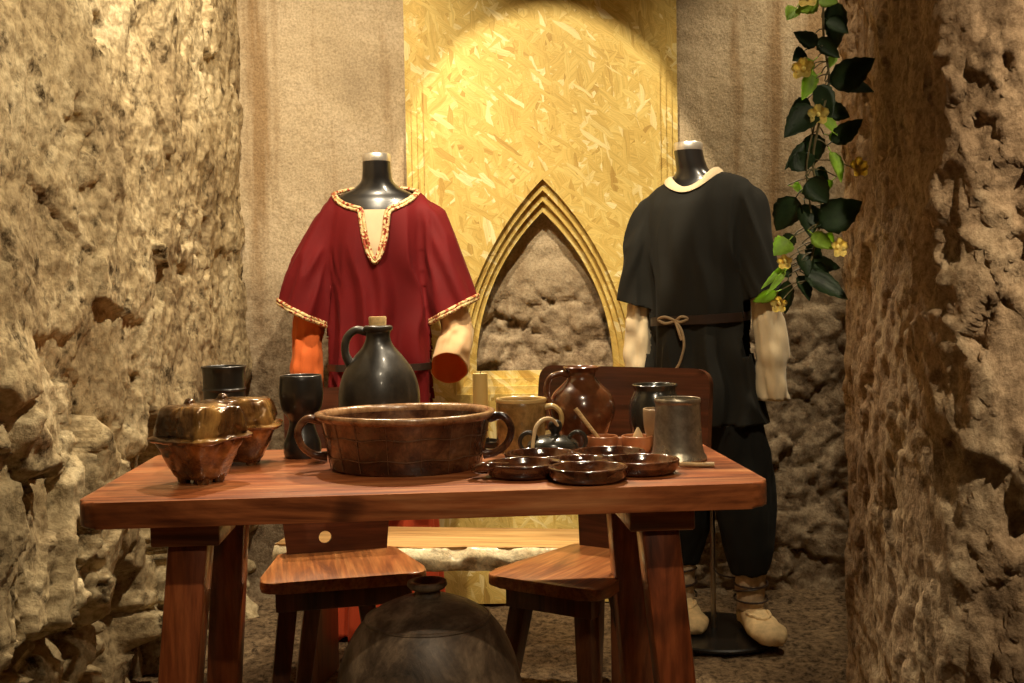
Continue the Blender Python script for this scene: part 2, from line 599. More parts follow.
def prism(bm, outline, z0, z1, bev=0.0, segs=3, mat=None):
    """extrude a closed outline (list of xy) from z0 to z1; optional matrix"""
    vb = [bm.verts.new((x, y, z0)) for x, y in outline]
    vt = [bm.verts.new((x, y, z1)) for x, y in outline]
    fb = bm.faces.new(vb[::-1])
    ft = bm.faces.new(vt)
    n = len(vb)
    fs = [fb, ft]
    for i in range(n):
        fs.append(bm.faces.new((vb[i], vb[(i + 1) % n], vt[(i + 1) % n], vt[i])))
    new = list({v for f in fs for v in f.verts})
    if bev:
        es = list({e for e in fb.edges} | {e for e in ft.edges})
        r = bmesh.ops.bevel(bm, geom=es, offset=bev, segments=segs, profile=0.5, affect='EDGES', clamp_overlap=True)
        new = list(set([v for v in new if v.is_valid]) | set(r['verts']))
    if mat is not None:
        for v in new:
            v.co = mat @ v.co
    return new


def rounded(pts, r, seg=6):
    """round the corners of a polygon"""
    out = []
    n = len(pts)
    rs = r if hasattr(r, '__len__') else [r] * n
    for i in range(n):
        p0, p, p1 = Vector(pts[i - 1]), Vector(pts[i]), Vector(pts[(i + 1) % n])
        d0, d1 = (p0 - p).normalized(), (p1 - p).normalized()
        if rs[i] <= 0:
            out.append((p.x, p.y))
            continue
        ang = d0.angle(d1)
        L = rs[i] / math.tan(ang / 2)
        L = min(L, (p0 - p).length * 0.49, (p1 - p).length * 0.49)
        a, b = p + d0 * L, p + d1 * L
        for k in range(seg + 1):
            t = k / seg
            q = a * (1 - t) ** 2 + p * 2 * t * (1 - t) + b * t * t
            out.append((q.x, q.y))
    return out


def beam(bm, a, b, wa, wb, bev=0.006, up=(0, 1, 0)):
    """four-sided tapered bar from a to b, half sizes wa=(u,v)"""
    a, b = Vector(a), Vector(b)
    d = (b - a).normalized()
    v = Vector(up)
    v = (v - d * v.dot(d)).normalized()
    u = d.cross(v)
    vs = []
    for p, w in ((a, wa), (b, wb)):
        vs.append([bm.verts.new(p + u * sx * w[0] + v * sy * w[1]) for sx, sy in ((-1, -1), (1, -1), (1, 1), (-1, 1))])
    fs = [bm.faces.new(vs[0][::-1]), bm.faces.new(vs[1])]
    for i in range(4):
        fs.append(bm.faces.new((vs[0][i], vs[0][(i + 1) % 4], vs[1][(i + 1) % 4], vs[1][i])))
    if bev:
        es = list({e for f in fs for e in f.edges})
        bmesh.ops.bevel(bm, geom=es, offset=bev, segments=2, profile=0.5, affect='EDGES')


# ================================================================= THE SETTING
def rock_surface(name, path, z0, z1, step, disp, mat, side):
    """vertical sheet following a plan polyline, displaced by real relief"""
    P = [np.array(p, float) for p in path]
    seg = [np.linalg.norm(b - a) for a, b in zip(P[:-1], P[1:])]
    L = sum(seg)
    n = int(L / step)
    s = np.linspace(0, L, n)
    cum = np.concatenate([[0], np.cumsum(seg)])
    X = np.interp(s, cum, [p[0] for p in P])
    Y = np.interp(s, cum, [p[1] for p in P])
    k = max(1, int(0.05 / step))
    ker = np.ones(2 * k + 1) / (2 * k + 1)
    X = np.convolve(np.pad(X, k, 'edge'), ker, 'valid')
    Y = np.convolve(np.pad(Y, k, 'edge'), ker, 'valid')
    tx, ty = np.gradient(X), np.gradient(Y)
    l = np.hypot(tx, ty)
    nx, ny = -ty / l * side, tx / l * side
    m = int((z1 - z0) / step)
    Z = np.linspace(z0, z1, m)
    gx, gz = np.repeat(X[None], m, 0).ravel(), np.repeat(Z[:, None], n, 1).ravel()
    gy = np.repeat(Y[None], m, 0).ravel()
    gnx, gny = np.repeat(nx[None], m, 0).ravel(), np.repeat(ny[None], m, 0).ravel()
    pts = np.stack([gx, gy, gz], 1)
    d, dzv = disp(pts)
    V = pts.copy()
    V[:, 0] += gnx * d
    V[:, 1] += gny * d
    V[:, 2] += dzv
    idx = np.arange(n * m).reshape(m, n)
    F = np.stack([idx[:-1, :-1].ravel(), idx[:-1, 1:].ravel(), idx[1:, 1:].ravel(), idx[1:, :-1].ravel()], 1)
    if side < 0:
        F = F[:, ::-1]
    me = bpy.data.meshes.new(name)
    me.from_pydata(V.tolist(), [], F.tolist())
    o = link_mesh(name, me, mat)
    o['kind'] = 'structure'
    return o


def disp_left(P):
    Q = P * np.array((1, 1, 0.7))
    warp = fbm(Q * 4, 3)[:, None] * 0.35
    big = fbm(Q * 1.6, 3) * 0.05
    fa, ea = facets(Q * 4.0 + warp)
    fb, eb = facets(Q * 9.5 + warp * 2 + 5)
    fc, ec = facets(Q * 22 + warp * 3 + 9)
    # bare stones low down and near the camera; render covers the upper far wall
    bare = 1 - sstep(-0.30, 0.20, fbm(P * 1.5 + 4, 2) * 0.8 + 0.6 * (P[:, 2] - 1.0) + 0.22 * (P[:, 1] - 2.2))
    d = big + (0.25 + 0.75 * bare) * fa * 0.06 - bare * 0.03 * (1 - sstep(0, 0.12, ea)) + (0.25 + 0.75 * bare) * fb * 0.020 + fc * 0.005 * (0.3 + fbm(P * 3 + 50, 2))
    d += fbm(P * 14, 6, 0.66) * 0.017
    d -= 0.035 * sstep(0.40, 0.5, fbm(P * np.array((6, 6, 4)) + 9, 5, 0.6))
    hol = sstep(0.0, 0.3, fbm(P * np.array((5.0, 5.0, 3.5)) + 20, 4)) * sstep(0.85, 0.55, P[:, 2])
    return d - 0.13 * hol - 0.01, fbm(Q * 10 + 3, 2) * 0.01


def disp_pillar(P):
    Q = P * np.array((1, 1, 0.5))
    warp = fbm(Q * 5, 3)[:, None] * 0.4
    big = fbm(Q * 2.2 + 7, 3) * 0.025
    fb, eb = facets(Q * 8 + warp + 3)
    fc, ec = facets(Q * 20 + warp * 2 + 9)
    corner = np.exp(-((P[:, 0] - 0.88) ** 2 + (P[:, 1] - 2.0) ** 2) / 0.02)
    d = big + fb * (0.008 + 0.014 * corner) + fc * (0.006 + 0.005 * corner) + fbm(P * np.array((26, 26, 14)), 4, 0.65) * 0.010
    d += fbm(P * 14 + 3, 5, 0.65) * 0.008
    d += -0.014 * sstep(0.40, 0.5, fbm(P * np.array((14, 14, 10)) + 31, 4))
    return d, fbm(Q * 9 + 3, 2) * 0.008


def disp_back(P):
    low = sstep(1.25, 0.85, P[:, 2] + fbm(P * 3, 2) * 0.25) * sstep(-0.4, 0.4, P[:, 0] + 0.3)
    niche = ((P[:, 0] > -0.2) & (P[:, 0] < 0.45)).astype(float) * sstep(1.7, 1.4, P[:, 2])
    low = np.maximum(low, niche * 0.35)
    fa, ea = facets(P * np.array((5, 5, 7)) + fbm(P * 6, 3)[:, None] * 0.4)
    fb, eb = facets(P * 16 + fbm(P * 9, 2)[:, None] * 0.4)
    d = fbm(P * 1.5, 3) * 0.015 + fbm(P * 25, 4, 0.65) * 0.005 + low * (fa * 0.028 - 0.02 + fb * 0.012 + fbm(P * 20, 5, 0.65) * 0.018 - 0.015 * (1 - sstep(0, 0.12, ea)))
    return np.minimum(d, 0.02), 0 * d


rock_surface('wall_left', [(-1.02, -0.6), (-1.02, 1.2), (-0.985, 2.0), (-0.975, 2.9), (-0.955, 4.12)], -0.06, 3.2, 0.0078, disp_left, M_['left_rock'], -1)
rock_surface('wall_back', [(-1.25, 3.925), (2.05, 3.925)], -0.06, 3.2, 0.011, disp_back, M_['back'], -1)
rock_surface('wall_right', [(1.9, -0.6), (1.9, 1.62), (0.90, 2.00), (0.838, 2.06), (0.835, 2.76), (1.0, 2.9), (1.95, 2.95), (1.98, 4.1)], -0.06, 3.2, 0.0085, disp_pillar, M_['pillar'], 1)


def make_floor():
    nx, ny = 330, 500
    X, Y = np.meshgrid(np.linspace(-1.4, 2.2, nx), np.linspace(-0.6, 4.2, ny))
    P = np.stack([X.ravel(), Y.ravel(), 0 * X.ravel()], 1)
    f1, f2, cid = voro(P * 28)
    z = fbm(P * 3, 3) * 0.008 + fbm(P * 30, 4, 0.7) * 0.009 + 0.016 * sstep(0.8, 0.95, cid) * sstep(0.45, 0.1, f1) - 0.008
    P[:, 2] = z
    idx = np.arange(nx * ny).reshape(ny, nx)
    F = np.stack([idx[:-1, :-1].ravel(), idx[:-1, 1:].ravel(), idx[1:, 1:].ravel(), idx[1:, :-1].ravel()], 1)
    me = bpy.data.meshes.new('floor')
    me.from_pydata(P.tolist(), [], F.tolist())
    o = link_mesh('floor', me, M_['floor'])
    o['kind'] = 'structure'


make_floor()
bm = bmesh.new()
prism(bm, [(-1.4, -0.6), (2.2, -0.6), (2.2, 4.2), (-1.4, 4.2)], 3.18, 3.26)
finish('ceiling', bm, M_['ceiling'], None, False)['kind'] = 'structure'

# ================================================================= OSB PANEL WITH POINTED ARCH


def arch_outline(cx, hw, z0, zp, n=22):
    """pointed arch: base corners at z0, peak at zp; counter-clockwise in xz seen from the front"""
    h = zp - z0
    w = 2 * hw
    Rr = (h * h + w * w / 4) / w
    pts = [(cx - hw, z0), (cx + hw, z0)]
    # right side arc, centre on the left
    c = cx + hw - Rr
    a1 = math.acos(min(1, (cx - c) / Rr))
    for k in range(1, n + 1):
        a = a1 * k / n
        pts.append((c + Rr * math.cos(a), z0 + Rr * math.sin(a)))
    c2 = cx - hw + Rr
    for k in range(1, n):
        a = a1 * (n - k) / n
        pts.append((c2 - Rr * math.cos(a), z0 + Rr * math.sin(a)))
    return pts


def sheet(name, x0, x1, z0, z1, hole, yf, yb, parent):
    bm = bmesh.new()
    outer = [(x0, z0), (x1, z0), (x1, z1), (x0, z1)]
    es = []
    loops = []
    for loop in (outer, hole):
        vs = [bm.verts.new((x, yf, z)) for x, z in loop]
        loops.append(vs)
        for i in range(len(vs)):
            es.append(bm.edges.new((vs[i], vs[(i + 1) % len(vs)])))
    bmesh.ops.triangle_fill(bm, use_beauty=True, edges=es)
    r = bmesh.ops.extrude_face_region(bm, geom=list(bm.faces))
    for v in r['geom']:
        if isinstance(v, bmesh.types.BMVert):
            v.co.y = yb
    return finish(name, bm, M_['osb'], parent, False)


panel = thing('arched_board_panel', 'tall yellow chipboard panel with stepped edges and a pointed arch opening', 'panel', (0, 0, 0))
for k in range(4):
    # k = 0 is the front sheet: narrowest outside, widest arch
    yf = 3.815 + 0.020 * k
    ins = 0.023 * (3 - k)
    hw = 0.246 + 0.0235 * (3 - k)
    ap = arch_outline(0.117, hw, 0.828 - 0.026 * (3 - k), 1.395 + 0.037 * (3 - k))
    sheet('board_layer', -0.365 + ins, 0.603 - ins, 0.0, 2.9, ap, yf, yf + 0.0198, panel)

# ================================================================= TABLE
TW, TD, TH, TT = 1.245, 0.615, 0.75, 0.047
TROT = R(4.0)
TC = (-0.150 - math.sin(TROT) * TD / 2, 1.912 + math.cos(TROT) * TD / 2)
table = thing('wooden_table', 'red-brown varnished wooden table with a thick rounded top carrying the pottery', 'table', (TC[0], TC[1], 0), TROT)
bm = bmesh.new()
hw, hd = TW / 2, TD / 2
prism(bm, rounded([(-hw, -hd), (hw, -hd), (hw, hd), (-hw, hd)], 0.05, 8), TH - TT, TH, 0.008, 3)
finish('tabletop', bm, M_['table'], table, True, 35)
for sx, bx in ((-1, -0.445), (1, 0.430)):
    bm = bmesh.new()
    beam(bm, (bx, -hd + 0.055, TH - TT - 0.024), (bx, hd - 0.055, TH - TT - 0.024), (0.062, 0.024), (0.062, 0.024), 0.005, (0, 0, 1))
    finish('batten', bm, M_['table'], table, True, 35)
    for sy in (-1, 1):
        bm = bmesh.new()
        beam(bm, (bx, sy * (hd - 0.11), TH - TT - 0.046), (bx + sx * 0.055, sy * (hd - 0.045), -0.004), (0.036, 0.036), (0.034, 0.034), 0.006, (0, 1, 0))
        finish('leg', bm, M_['leg'], table, True, 35)

# ================================================================= CHAIRS


def make_chair(label, loc, rz, top=0.9, wtop=0.40, front=0.36, rear=0.26, depth=0.40, hx=0.0, hz=0.07):
    t = thing('wooden_chair', label, 'chair', loc, rz)
    bm = bmesh.new()
    prism(bm, rounded([(-front / 2, -depth / 2), (front / 2, -depth / 2), (rear / 2 + 0.01, depth / 2), (-rear / 2 - 0.01, depth / 2)], [0.05, 0.05, 0.02, 0.02], 6), 0.422, 0.45, 0.006, 2)
    finish('seat', bm, M_['chair'], t, True, 35)
    for sy in (-1, 1):
        bm = bmesh.new()
        w = (front if sy < 0 else rear) / 2 - 0.045
        beam(bm, (-w, sy * (depth / 2 - 0.06), 0.396), (w, sy * (depth / 2 - 0.06), 0.396), (0.02, 0.027), (0.02, 0.027), 0.003, (0, 0, 1))
        finish('apron', bm, M_['chairleg'], t, True, 35)
    for sx in (-1, 1):
        for sy in (-1, 1):
            w = (front if sy < 0 else rear) / 2 - 0.075
            bm = bmesh.new()
            beam(bm, (sx * w, sy * (depth / 2 - 0.07), 0.385), (sx * (w + 0.05), sy * (depth / 2 + 0.0), -0.004), (0.022, 0.022), (0.018, 0.018), 0.004, (0, 1, 0))
            finish('leg', bm, M_['chairleg'], t, True, 35)
    # board back: narrow waist at the seat, broad rounded head, round hole low down
    h = top - 0.42
    outl = rounded([(-rear / 2 + 0.01, 0), (rear / 2 - 0.01, 0), (rear / 2 + 0.005, 0.14), (wtop / 2, 0.24), (wtop / 2, h), (-wtop / 2, h), (-wtop / 2, 0.24), (-rear / 2 - 0.005, 0.14)],
                   [0.004, 0.004, 0.05, 0.08, 0.045, 0.045, 0.08, 0.05], 6)
    bm = bmesh.new()
    es = []
    hole = [(hx + 0.016 * math.cos(2 * PI * k / 28), hz + 0.016 * math.sin(2 * PI * k / 28)) for k in range(28)]
    for loop in (outl, hole):
        vs = [bm.verts.new((x, 0, z)) for x, z in loop]
        for i in range(len(vs)):
            es.append(bm.edges.new((vs[i], vs[(i + 1) % len(vs)])))
    bmesh.ops.triangle_fill(bm, use_beauty=True, edges=es)
    r = bmesh.ops.extrude_face_region(bm, geom=list(bm.faces))
    for v in r['geom']:
        if isinstance(v, bmesh.types.BMVert):
            v.co.y = 0.024
    sharp = [e for e in bm.edges if len(e.link_faces) == 2 and e.calc_face_angle(0) > 1.2]
    bmesh.ops.bevel(bm, geom=sharp, offset=0.004, segments=2, profile=0.5, affect='EDGES')
    mt = Matrix.Translation((0, depth / 2 - 0.028, 0.43)) @ Matrix.Rotation(R(-7), 4, 'X')
    for v in bm.verts:
        v.co = mt @ v.co
    finish('backrest', bm, M_['chairback'], t, True, 35)
    return t


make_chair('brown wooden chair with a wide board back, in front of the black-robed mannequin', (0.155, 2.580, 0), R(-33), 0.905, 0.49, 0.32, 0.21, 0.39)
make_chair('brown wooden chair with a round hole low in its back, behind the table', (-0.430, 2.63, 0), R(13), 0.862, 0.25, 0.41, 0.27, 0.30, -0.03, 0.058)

# ================================================================= BENCH
bench = thing('live_edge_bench', 'pale yellow plank bench with a rough whitish bark edge, behind the two chairs', 'bench', (-0.14, 3.03, 0), R(-8))
bm = bmesh.new()
N = 60
outl = []
for k in range(N + 1):
    x = -0.52 + 1.04 * k / N
    outl.append((x, -0.13 + 0.012 * math.sin(x * 9) + 0.006 * math.sin(x * 31 + 1)))
outl += [(0.52, 0.12), (-0.52, 0.12)]
prism(bm, outl, 0.365, 0.42, 0.004, 2)
finish('seat_plank', bm, M_['bench'], bench, True, 35)
bm = bmesh.new()
rows = []
for k in range(121):
    x = -0.52 + 1.04 * k / 120
    y = -0.13 + 0.012 * math.sin(x * 9) + 0.006 * math.sin(x * 31 + 1)
    row = []
    for j in range(9):
        a = j / 8
        w = 0.005 * float(vnoise(np.array([[x * 22, a * 3, 0.0]]))[0]) + 0.0025 * float(vnoise(np.array([[x * 70, a * 9, 3.0]]))[0])
        row.append(bm.verts.new((x, y + 0.002 - 0.016 * math.sin(PI * a) - w - 0.012 * a, 0.419 - 0.062 * a)))
    row.append(bm.verts.new((x, y + 0.02, 0.357)))
    row.append(bm.verts.new((x, y + 0.02, 0.419)))
    rows.append(row)
grid_faces(bm, rows)
bm.faces.new(rows[0][::-1])
bm.faces.new(rows[-1])
o = finish('bark_edge', bm, M_['bark'], bench, True, 60)
o['label'] = 'rough whitish bark edge'
for sx in (-1, 1):
    bm = bmesh.new()
    prism(bm, rounded([(-0.02, -0.10), (0.02, -0.10), (0.02, 0.10), (-0.02, 0.10)], 0.004, 2), 0.0, 0.366)
    bmesh.ops.translate(bm, verts=bm.verts, vec=(sx * 0.43, 0, 0))
    finish('leg', bm, M_['chairleg'], bench, True, 35)
# ================================================================= POTTERY ON THE TABLE
T = TH + 0.0005


def hollow(outer, wall=0.005, floor=0.008):
    """outer profile -> outer + lip + inner profile"""
    inner = [(max(r - wall, 0.004), z) for r, z in outer if z > floor + 0.004][::-1]
    top = outer[-1]
    lip = [(top[0] - wall * 0.3, top[1] + wall * 0.35), (top[0] - wall * 0.75, top[1] + wall * 0.3)]
    return outer + lip + inner + [(inner[-1][0] * 0.9, floor), (0.002, floor)]


def displace(bm, fn):
    bm.normal_update()
    P = np.array([v.co[:] for v in bm.verts])
    N = np.array([v.normal[:] for v in bm.verts])
    d = fn(P, N)
    for v, q in zip(bm.verts, P + N * d[:, None]):
        v.co = q


def densify(prof, n=5):
    P = smooth_path([(r, 0, z) for r, z in prof], n)
    return [(max(p.x, 0.001), p.z) for p in P]


# --- two bronze-glazed caskets


def lump(P, N):
    f, e = facets(P * 26 + 3)
    return fbm(P * 22, 3) * 0.005 + f * 0.0025


def casket(label, loc, rz, s=1.0, elong=1.25, lh=1.0):
    t = thing('ceramic_casket', label, 'casket', loc, rz, None)
    bm = bmesh.new()
    prof = [(0.026, 0.010), (0.034, 0.008), (0.042, 0.014), (0.054, 0.035), (0.064, 0.06), (0.071, 0.080), (0.073, 0.090)]
    prof = densify(prof, 3) + [(0.062, 0.092), (0.05, 0.06), (0.03, 0.03), (0.002, 0.025)]
    lathe(bm, [(r * s, z * s) for r, z in prof], 96, sx=elong, wob=0.02, power=5.0)
    displace(bm, lump)
    finish('lower_bowl', bm, M_['gold'], t, True, 60)
    for a in (0.6, 2.5, 3.8, 5.6):
        bm = bmesh.new()
        x, y = 0.036 * elong * math.cos(a) * s, 0.034 * math.sin(a) * s
        lathe(bm, [(0.004, 0), (0.012 * s, 0.0), (0.015 * s, 0.008 * s), (0.014 * s, 0.022 * s), (0.004, 0.026 * s)], 14, (x, y, 0), wob=0.05, cap1=True)
        finish('foot', bm, M_['gold'], t, True, 60)
    bm = bmesh.new()
    prof = [(0.060, 0.0885), (0.082, 0.088), (0.087, 0.091), (0.088, 0.095), (0.083, 0.098), (0.066, 0.101), (0.060, 0.100)]
    lathe(bm, [(r * s, z * s) for r, z in prof], 56, sx=elong * 0.98, wob=0.02, power=4.5, cap0=False)
    displace(bm, lump)
    finish('flange', bm, M_['gold'], t, True, 60)
    bm = bmesh.new()
    prof = [(0.070, 0.096), (0.0715, 0.104), (0.070, 0.120), (0.066, 0.138), (0.061, 0.148), (0.052, 0.153), (0.03, 0.155), (0.002, 0.156)]
    prof = [(r, 0.096 + (z - 0.096) * lh) for r, z in prof]
    lathe(bm, [(r * s, z * s) for r, z in densify(prof, 4)], 120, sx=elong, wob=0.02, power=9)
    displace(bm, lump)
    finish('lid', bm, M_['gold'], t, True, 60)
    bm = bmesh.new()
    kz = (0.096 + 0.054 * lh) * s
    lathe(bm, [(0.012 * s, kz), (0.013 * s, kz + 0.005), (0.008 * s, kz + 0.013), (0.002, kz + 0.015)], 16, (-0.03 * s, 0.0, 0), wob=0.06)
    finish('knob', bm, M_['gold'], t, True, 60)
    return t


casket('mottled bronze-brown lidded ceramic casket, nearest the left front corner of the table', (-0.605, 2.075, T), R(-32), 0.92, 1.0, 1.15)
casket('mottled gold-brown lidded ceramic casket standing just behind the nearer casket', (-0.590, 2.290, T), R(6), 0.90, 1.26, 1.05)

# --- tumbler and goblet
bm = bmesh.new()
pf = densify([(0.040, 0), (0.042, 0.008), (0.034, 0.03), (0.031, 0.07), (0.038, 0.10), (0.046, 0.12), (0.0465, 0.142), (0.049, 0.148), (0.0465, 0.154), (0.047, 0.185), (0.050, 0.199)], 4)
lathe(bm, hollow(pf), 56)
tag(finish('black_clay_cup', bm, M_['blackclay'], None, True, 60), 'black clay cup with a raised band and straight sides, behind the two caskets', 'cup').location = (-0.655, 2.445, T)
bm = bmesh.new()
pf = densify([(0.038, 0), (0.041, 0.010), (0.040, 0.032), (0.031, 0.058), (0.027, 0.078), (0.032, 0.090), (0.043, 0.108), (0.0485, 0.140), (0.0455, 0.180)], 4)
lathe(bm, hollow(pf), 56)
tag(finish('black_clay_goblet', bm, M_['blackclay'], None, True, 60), 'black clay goblet with rounded bowl on a flared foot, left of the wide two-handled bowl', 'goblet').location = (-0.468, 2.380, T)

# --- wide two-handled bowl
bowl = thing('two_handled_bowl', 'large wide dark brown glazed bowl with two loop handles', 'bowl', (-0.222, 2.215, T))
RB = [(0.150, 0), (0.155, 0.006), (0.160, 0.03), (0.167, 0.07), (0.174, 0.10), (0.181, 0.108), (0.183, 0.113)]
bm = bmesh.new()
lathe(bm, RB[:5] + [(0.176, 0.103), (0.166, 0.103), (0.160, 0.07), (0.150, 0.025), (0.13, 0.012), (0.002, 0.010)], 96, wob=0.008)
finish('body', bm, M_['glaze'], bowl, True, 50)
bm = bmesh.new()
lathe(bm, [(0.172, 0.099), (0.180, 0.103), (0.185, 0.109), (0.184, 0.115), (0.177, 0.117), (0.169, 0.113), (0.165, 0.103), (0.168, 0.099)], 96, wob=0.008, cap0=False)
finish('rim', bm, M_['rim'], bowl, True, 70)
for s in (-1, 1):
    bm = bmesh.new()
    tube(bm, [(s * 0.172, -0.02, 0.100), (s * 0.200, -0.026, 0.104), (s * 0.217, -0.03, 0.080), (s * 0.209, -0.03, 0.050), (s * 0.185, -0.022, 0.030), (s * 0.160, -0.018, 0.026)], [0.010, 0.008, 0.0075, 0.0075, 0.008, 0.011], 12, 6)
    finish('handle', bm, M_['glaze'], bowl)
for z, rr in ((0.030, 0.1605), (0.072, 0.1685)):
    bm = bmesh.new()
    tube(bm, [(rr * 1.006 * math.cos(2 * PI * k / 80), rr * 1.006 * math.sin(2 * PI * k / 80), z + 0.002 * math.sin(k * 0.9)) for k in range(80)], 0.0008, 6, 0, closed=True)
    finish('wire', bm, M_['wire'], bowl)
for a in (200, 222, 240, 262, 285, 306, 325, 342):
    bm = bmesh.new()
    c, s_ = math.cos(R(a)), math.sin(R(a))
    tube(bm, [((r + 0.0015) * c * 1.003, (r + 0.0015) * s_ * 1.003, z) for r, z in RB[1:5]] + [(0.186 * c, 0.186 * s_, 0.107)], 0.0008, 6, 3)
    finish('wire', bm, M_['wire'], bowl)

for ch in bowl.children:
    for v in ch.data.vertices:
        v.co.y *= 0.86

# --- stoppered jug
jug = thing('stoppered_jug', 'round-bellied dark clay jug with a cork stopper, behind the wide bowl', 'jug', (-0.305, 2.458, T))
bm = bmesh.new()
pf = densify([(0.070, 0), (0.078, 0.008), (0.088, 0.05), (0.092, 0.10), (0.091, 0.14), (0.080, 0.178), (0.058, 0.212), (0.036, 0.238), (0.028, 0.256), (0.028, 0.270), (0.033, 0.276), (0.033, 0.283), (0.028, 0.286)], 5)
lathe(bm, pf + [(0.02, 0.286), (0.018, 0.27), (0.002, 0.268)], 64)
finish('body', bm, M_['greyclay'], jug, True, 60)
bm = bmesh.new()
tube(bm, [(-0.026, 0, 0.272), (-0.050, -0.004, 0.276), (-0.070, -0.008, 0.258), (-0.074, -0.008, 0.225), (-0.062, -0.006, 0.196)], [0.010, 0.009, 0.009, 0.009, 0.012], 12, 6, 1.2)
finish('handle', bm, M_['greyclay'], jug)
bm = bmesh.new()
lathe(bm, [(0.012, 0.270), (0.0185, 0.270), (0.0205, 0.303), (0.019, 0.306), (0.002, 0.306)], 24)
finish('cork', bm, M_['cork'], jug, True, 40)

# --- candle in a low iron holder
candle = thing('pillar_candle', 'yellow wax candle in a low dark holder, behind the right end of the wide bowl', 'candle', (-0.075, 2.475, T))
bm = bmesh.new()
lathe(bm, [(0.014, 0.014), (0.0175, 0.016), (0.0175, 0.165), (0.0165, 0.171), (0.011, 0.169), (0.002, 0.166)], 28)
finish('wax', bm, M_['wax'], candle, True, 50)
bm = bmesh.new()
tube(bm, [(0, 0, 0.165), (0.001, 0, 0.172), (0.003, 0, 0.178)], 0.0011, 6, 3)
finish('wick', bm, M_['blackclay'], candle)
bm = bmesh.new()
lathe(bm, [(0.040, 0), (0.045, 0.006), (0.046, 0.016), (0.042, 0.016), (0.040, 0.009), (0.019, 0.009), (0.019, 0.024), (0.0178, 0.024), (0.0178, 0.012), (0.002, 0.012)], 36)
finish('holder', bm, M_['blackclay'], candle, True, 50)

# --- tan mug
mug = thing('tan_mug', 'tan glazed mug with a pale rim, between the wide bowl and the red-brown pitcher', 'mug', (0.018, 2.418, T))
bm = bmesh.new()
pf = densify([(0.052, 0), (0.056, 0.006), (0.0565, 0.05), (0.0565, 0.112)], 4)
lathe(bm, hollow(pf, 0.005), 64)
finish('body', bm, M_['tan'], mug, True, 50)
bm = bmesh.new()
lathe(bm, [(0.0570, 0.110), (0.0582, 0.114), (0.0570, 0.118), (0.053, 0.118), (0.0508, 0.114), (0.0512, 0.110)], 64, cap0=False)
finish('rim', bm, M_['tanrim'], mug, True, 70)
bm = bmesh.new()
tube(bm, [(0.052, -0.01, 0.098), (0.072, -0.013, 0.100), (0.088, -0.016, 0.084), (0.088, -0.016, 0.060), (0.072, -0.013, 0.042), (0.053, -0.01, 0.036)], [0.008, 0.006, 0.006, 0.006, 0.007, 0.009], 12, 6, 1.4)
finish('handle', bm, M_['tanrim'], mug)

# --- red-brown pitcher
pit = thing('glazed_pitcher', 'shiny red-brown pitcher with a flared neck and ear handle on its left side', 'pitcher', (0.158, 2.468, T))
bm = bmesh.new()
pf = densify([(0.045, 0), (0.050, 0.006), (0.060, 0.035), (0.073, 0.068), (0.0765, 0.092), (0.066, 0.122), (0.045, 0.143), (0.032, 0.158), (0.033, 0.170), (0.043, 0.182)], 6)
lathe(bm, hollow(pf, 0.005), 64)
finish('body', bm, M_['redglaze'], pit, True, 60)
bm = bmesh.new()
tube(bm, [(-0.032, -0.004, 0.165), (-0.050, -0.008, 0.168), (-0.072, -0.012, 0.160), (-0.081, -0.014, 0.138), (-0.079, -0.014, 0.112), (-0.070, -0.01, 0.102)], [0.008, 0.007, 0.007, 0.007, 0.008, 0.011], 12, 6, 1.2)
finish('handle', bm, M_['redglaze'], pit)

# --- small dark oil lamp pot with two ears and a pale straw
lamp = thing('little_clay_pot', 'small squat black clay pot with two ear loops and a bent straw', 'pot', (0.084, 2.312, T))
bm = bmesh.new()
pf = densify([(0.030, 0), (0.044, 0.004), (0.058, 0.018), (0.055, 0.034), (0.035, 0.046), (0.018, 0.050)], 5)
lathe(bm, pf, 48, sx=1.08, cap1=True)
finish('body', bm, M_['potgrey'], lamp, True, 60)
bm = bmesh.new()
lathe(bm, densify([(0.014, 0.046), (0.010, 0.054), (0.017, 0.066), (0.015, 0.078), (0.008, 0.084), (0.001, 0.085)], 4), 24, (0.006, 0, 0))
finish('knob', bm, M_['blackclay'], lamp, True, 60)
for s in (-1, 1):
    bm = bmesh.new()
    c = Vector((s * 0.058, -0.012, 0.036))
    tube(bm, [c + Vector((0.021 * math.cos(a), -0.004 * math.sin(a), 0.022 * math.sin(a))) for a in [2 * PI * k / 24 for k in range(24)]], 0.0052, 10, 0, closed=True)
    finish('ear_loop', bm, M_['potgrey'], lamp)
bm = bmesh.new()
tube(bm, [(0.012, -0.014, 0.072), (-0.002, -0.026, 0.088), (-0.022, -0.036, 0.089), (-0.040, -0.046, 0.074), (-0.047, -0.052, 0.045), (-0.052, -0.058, 0.006)], [0.0035, 0.0045, 0.005, 0.0048, 0.0045, 0.0045], 10, 7)
finish('straw', bm, M_['straw'], lamp)['label'] = 'pale bent straw'

lamp.scale = (0.90, 0.84, 0.95)

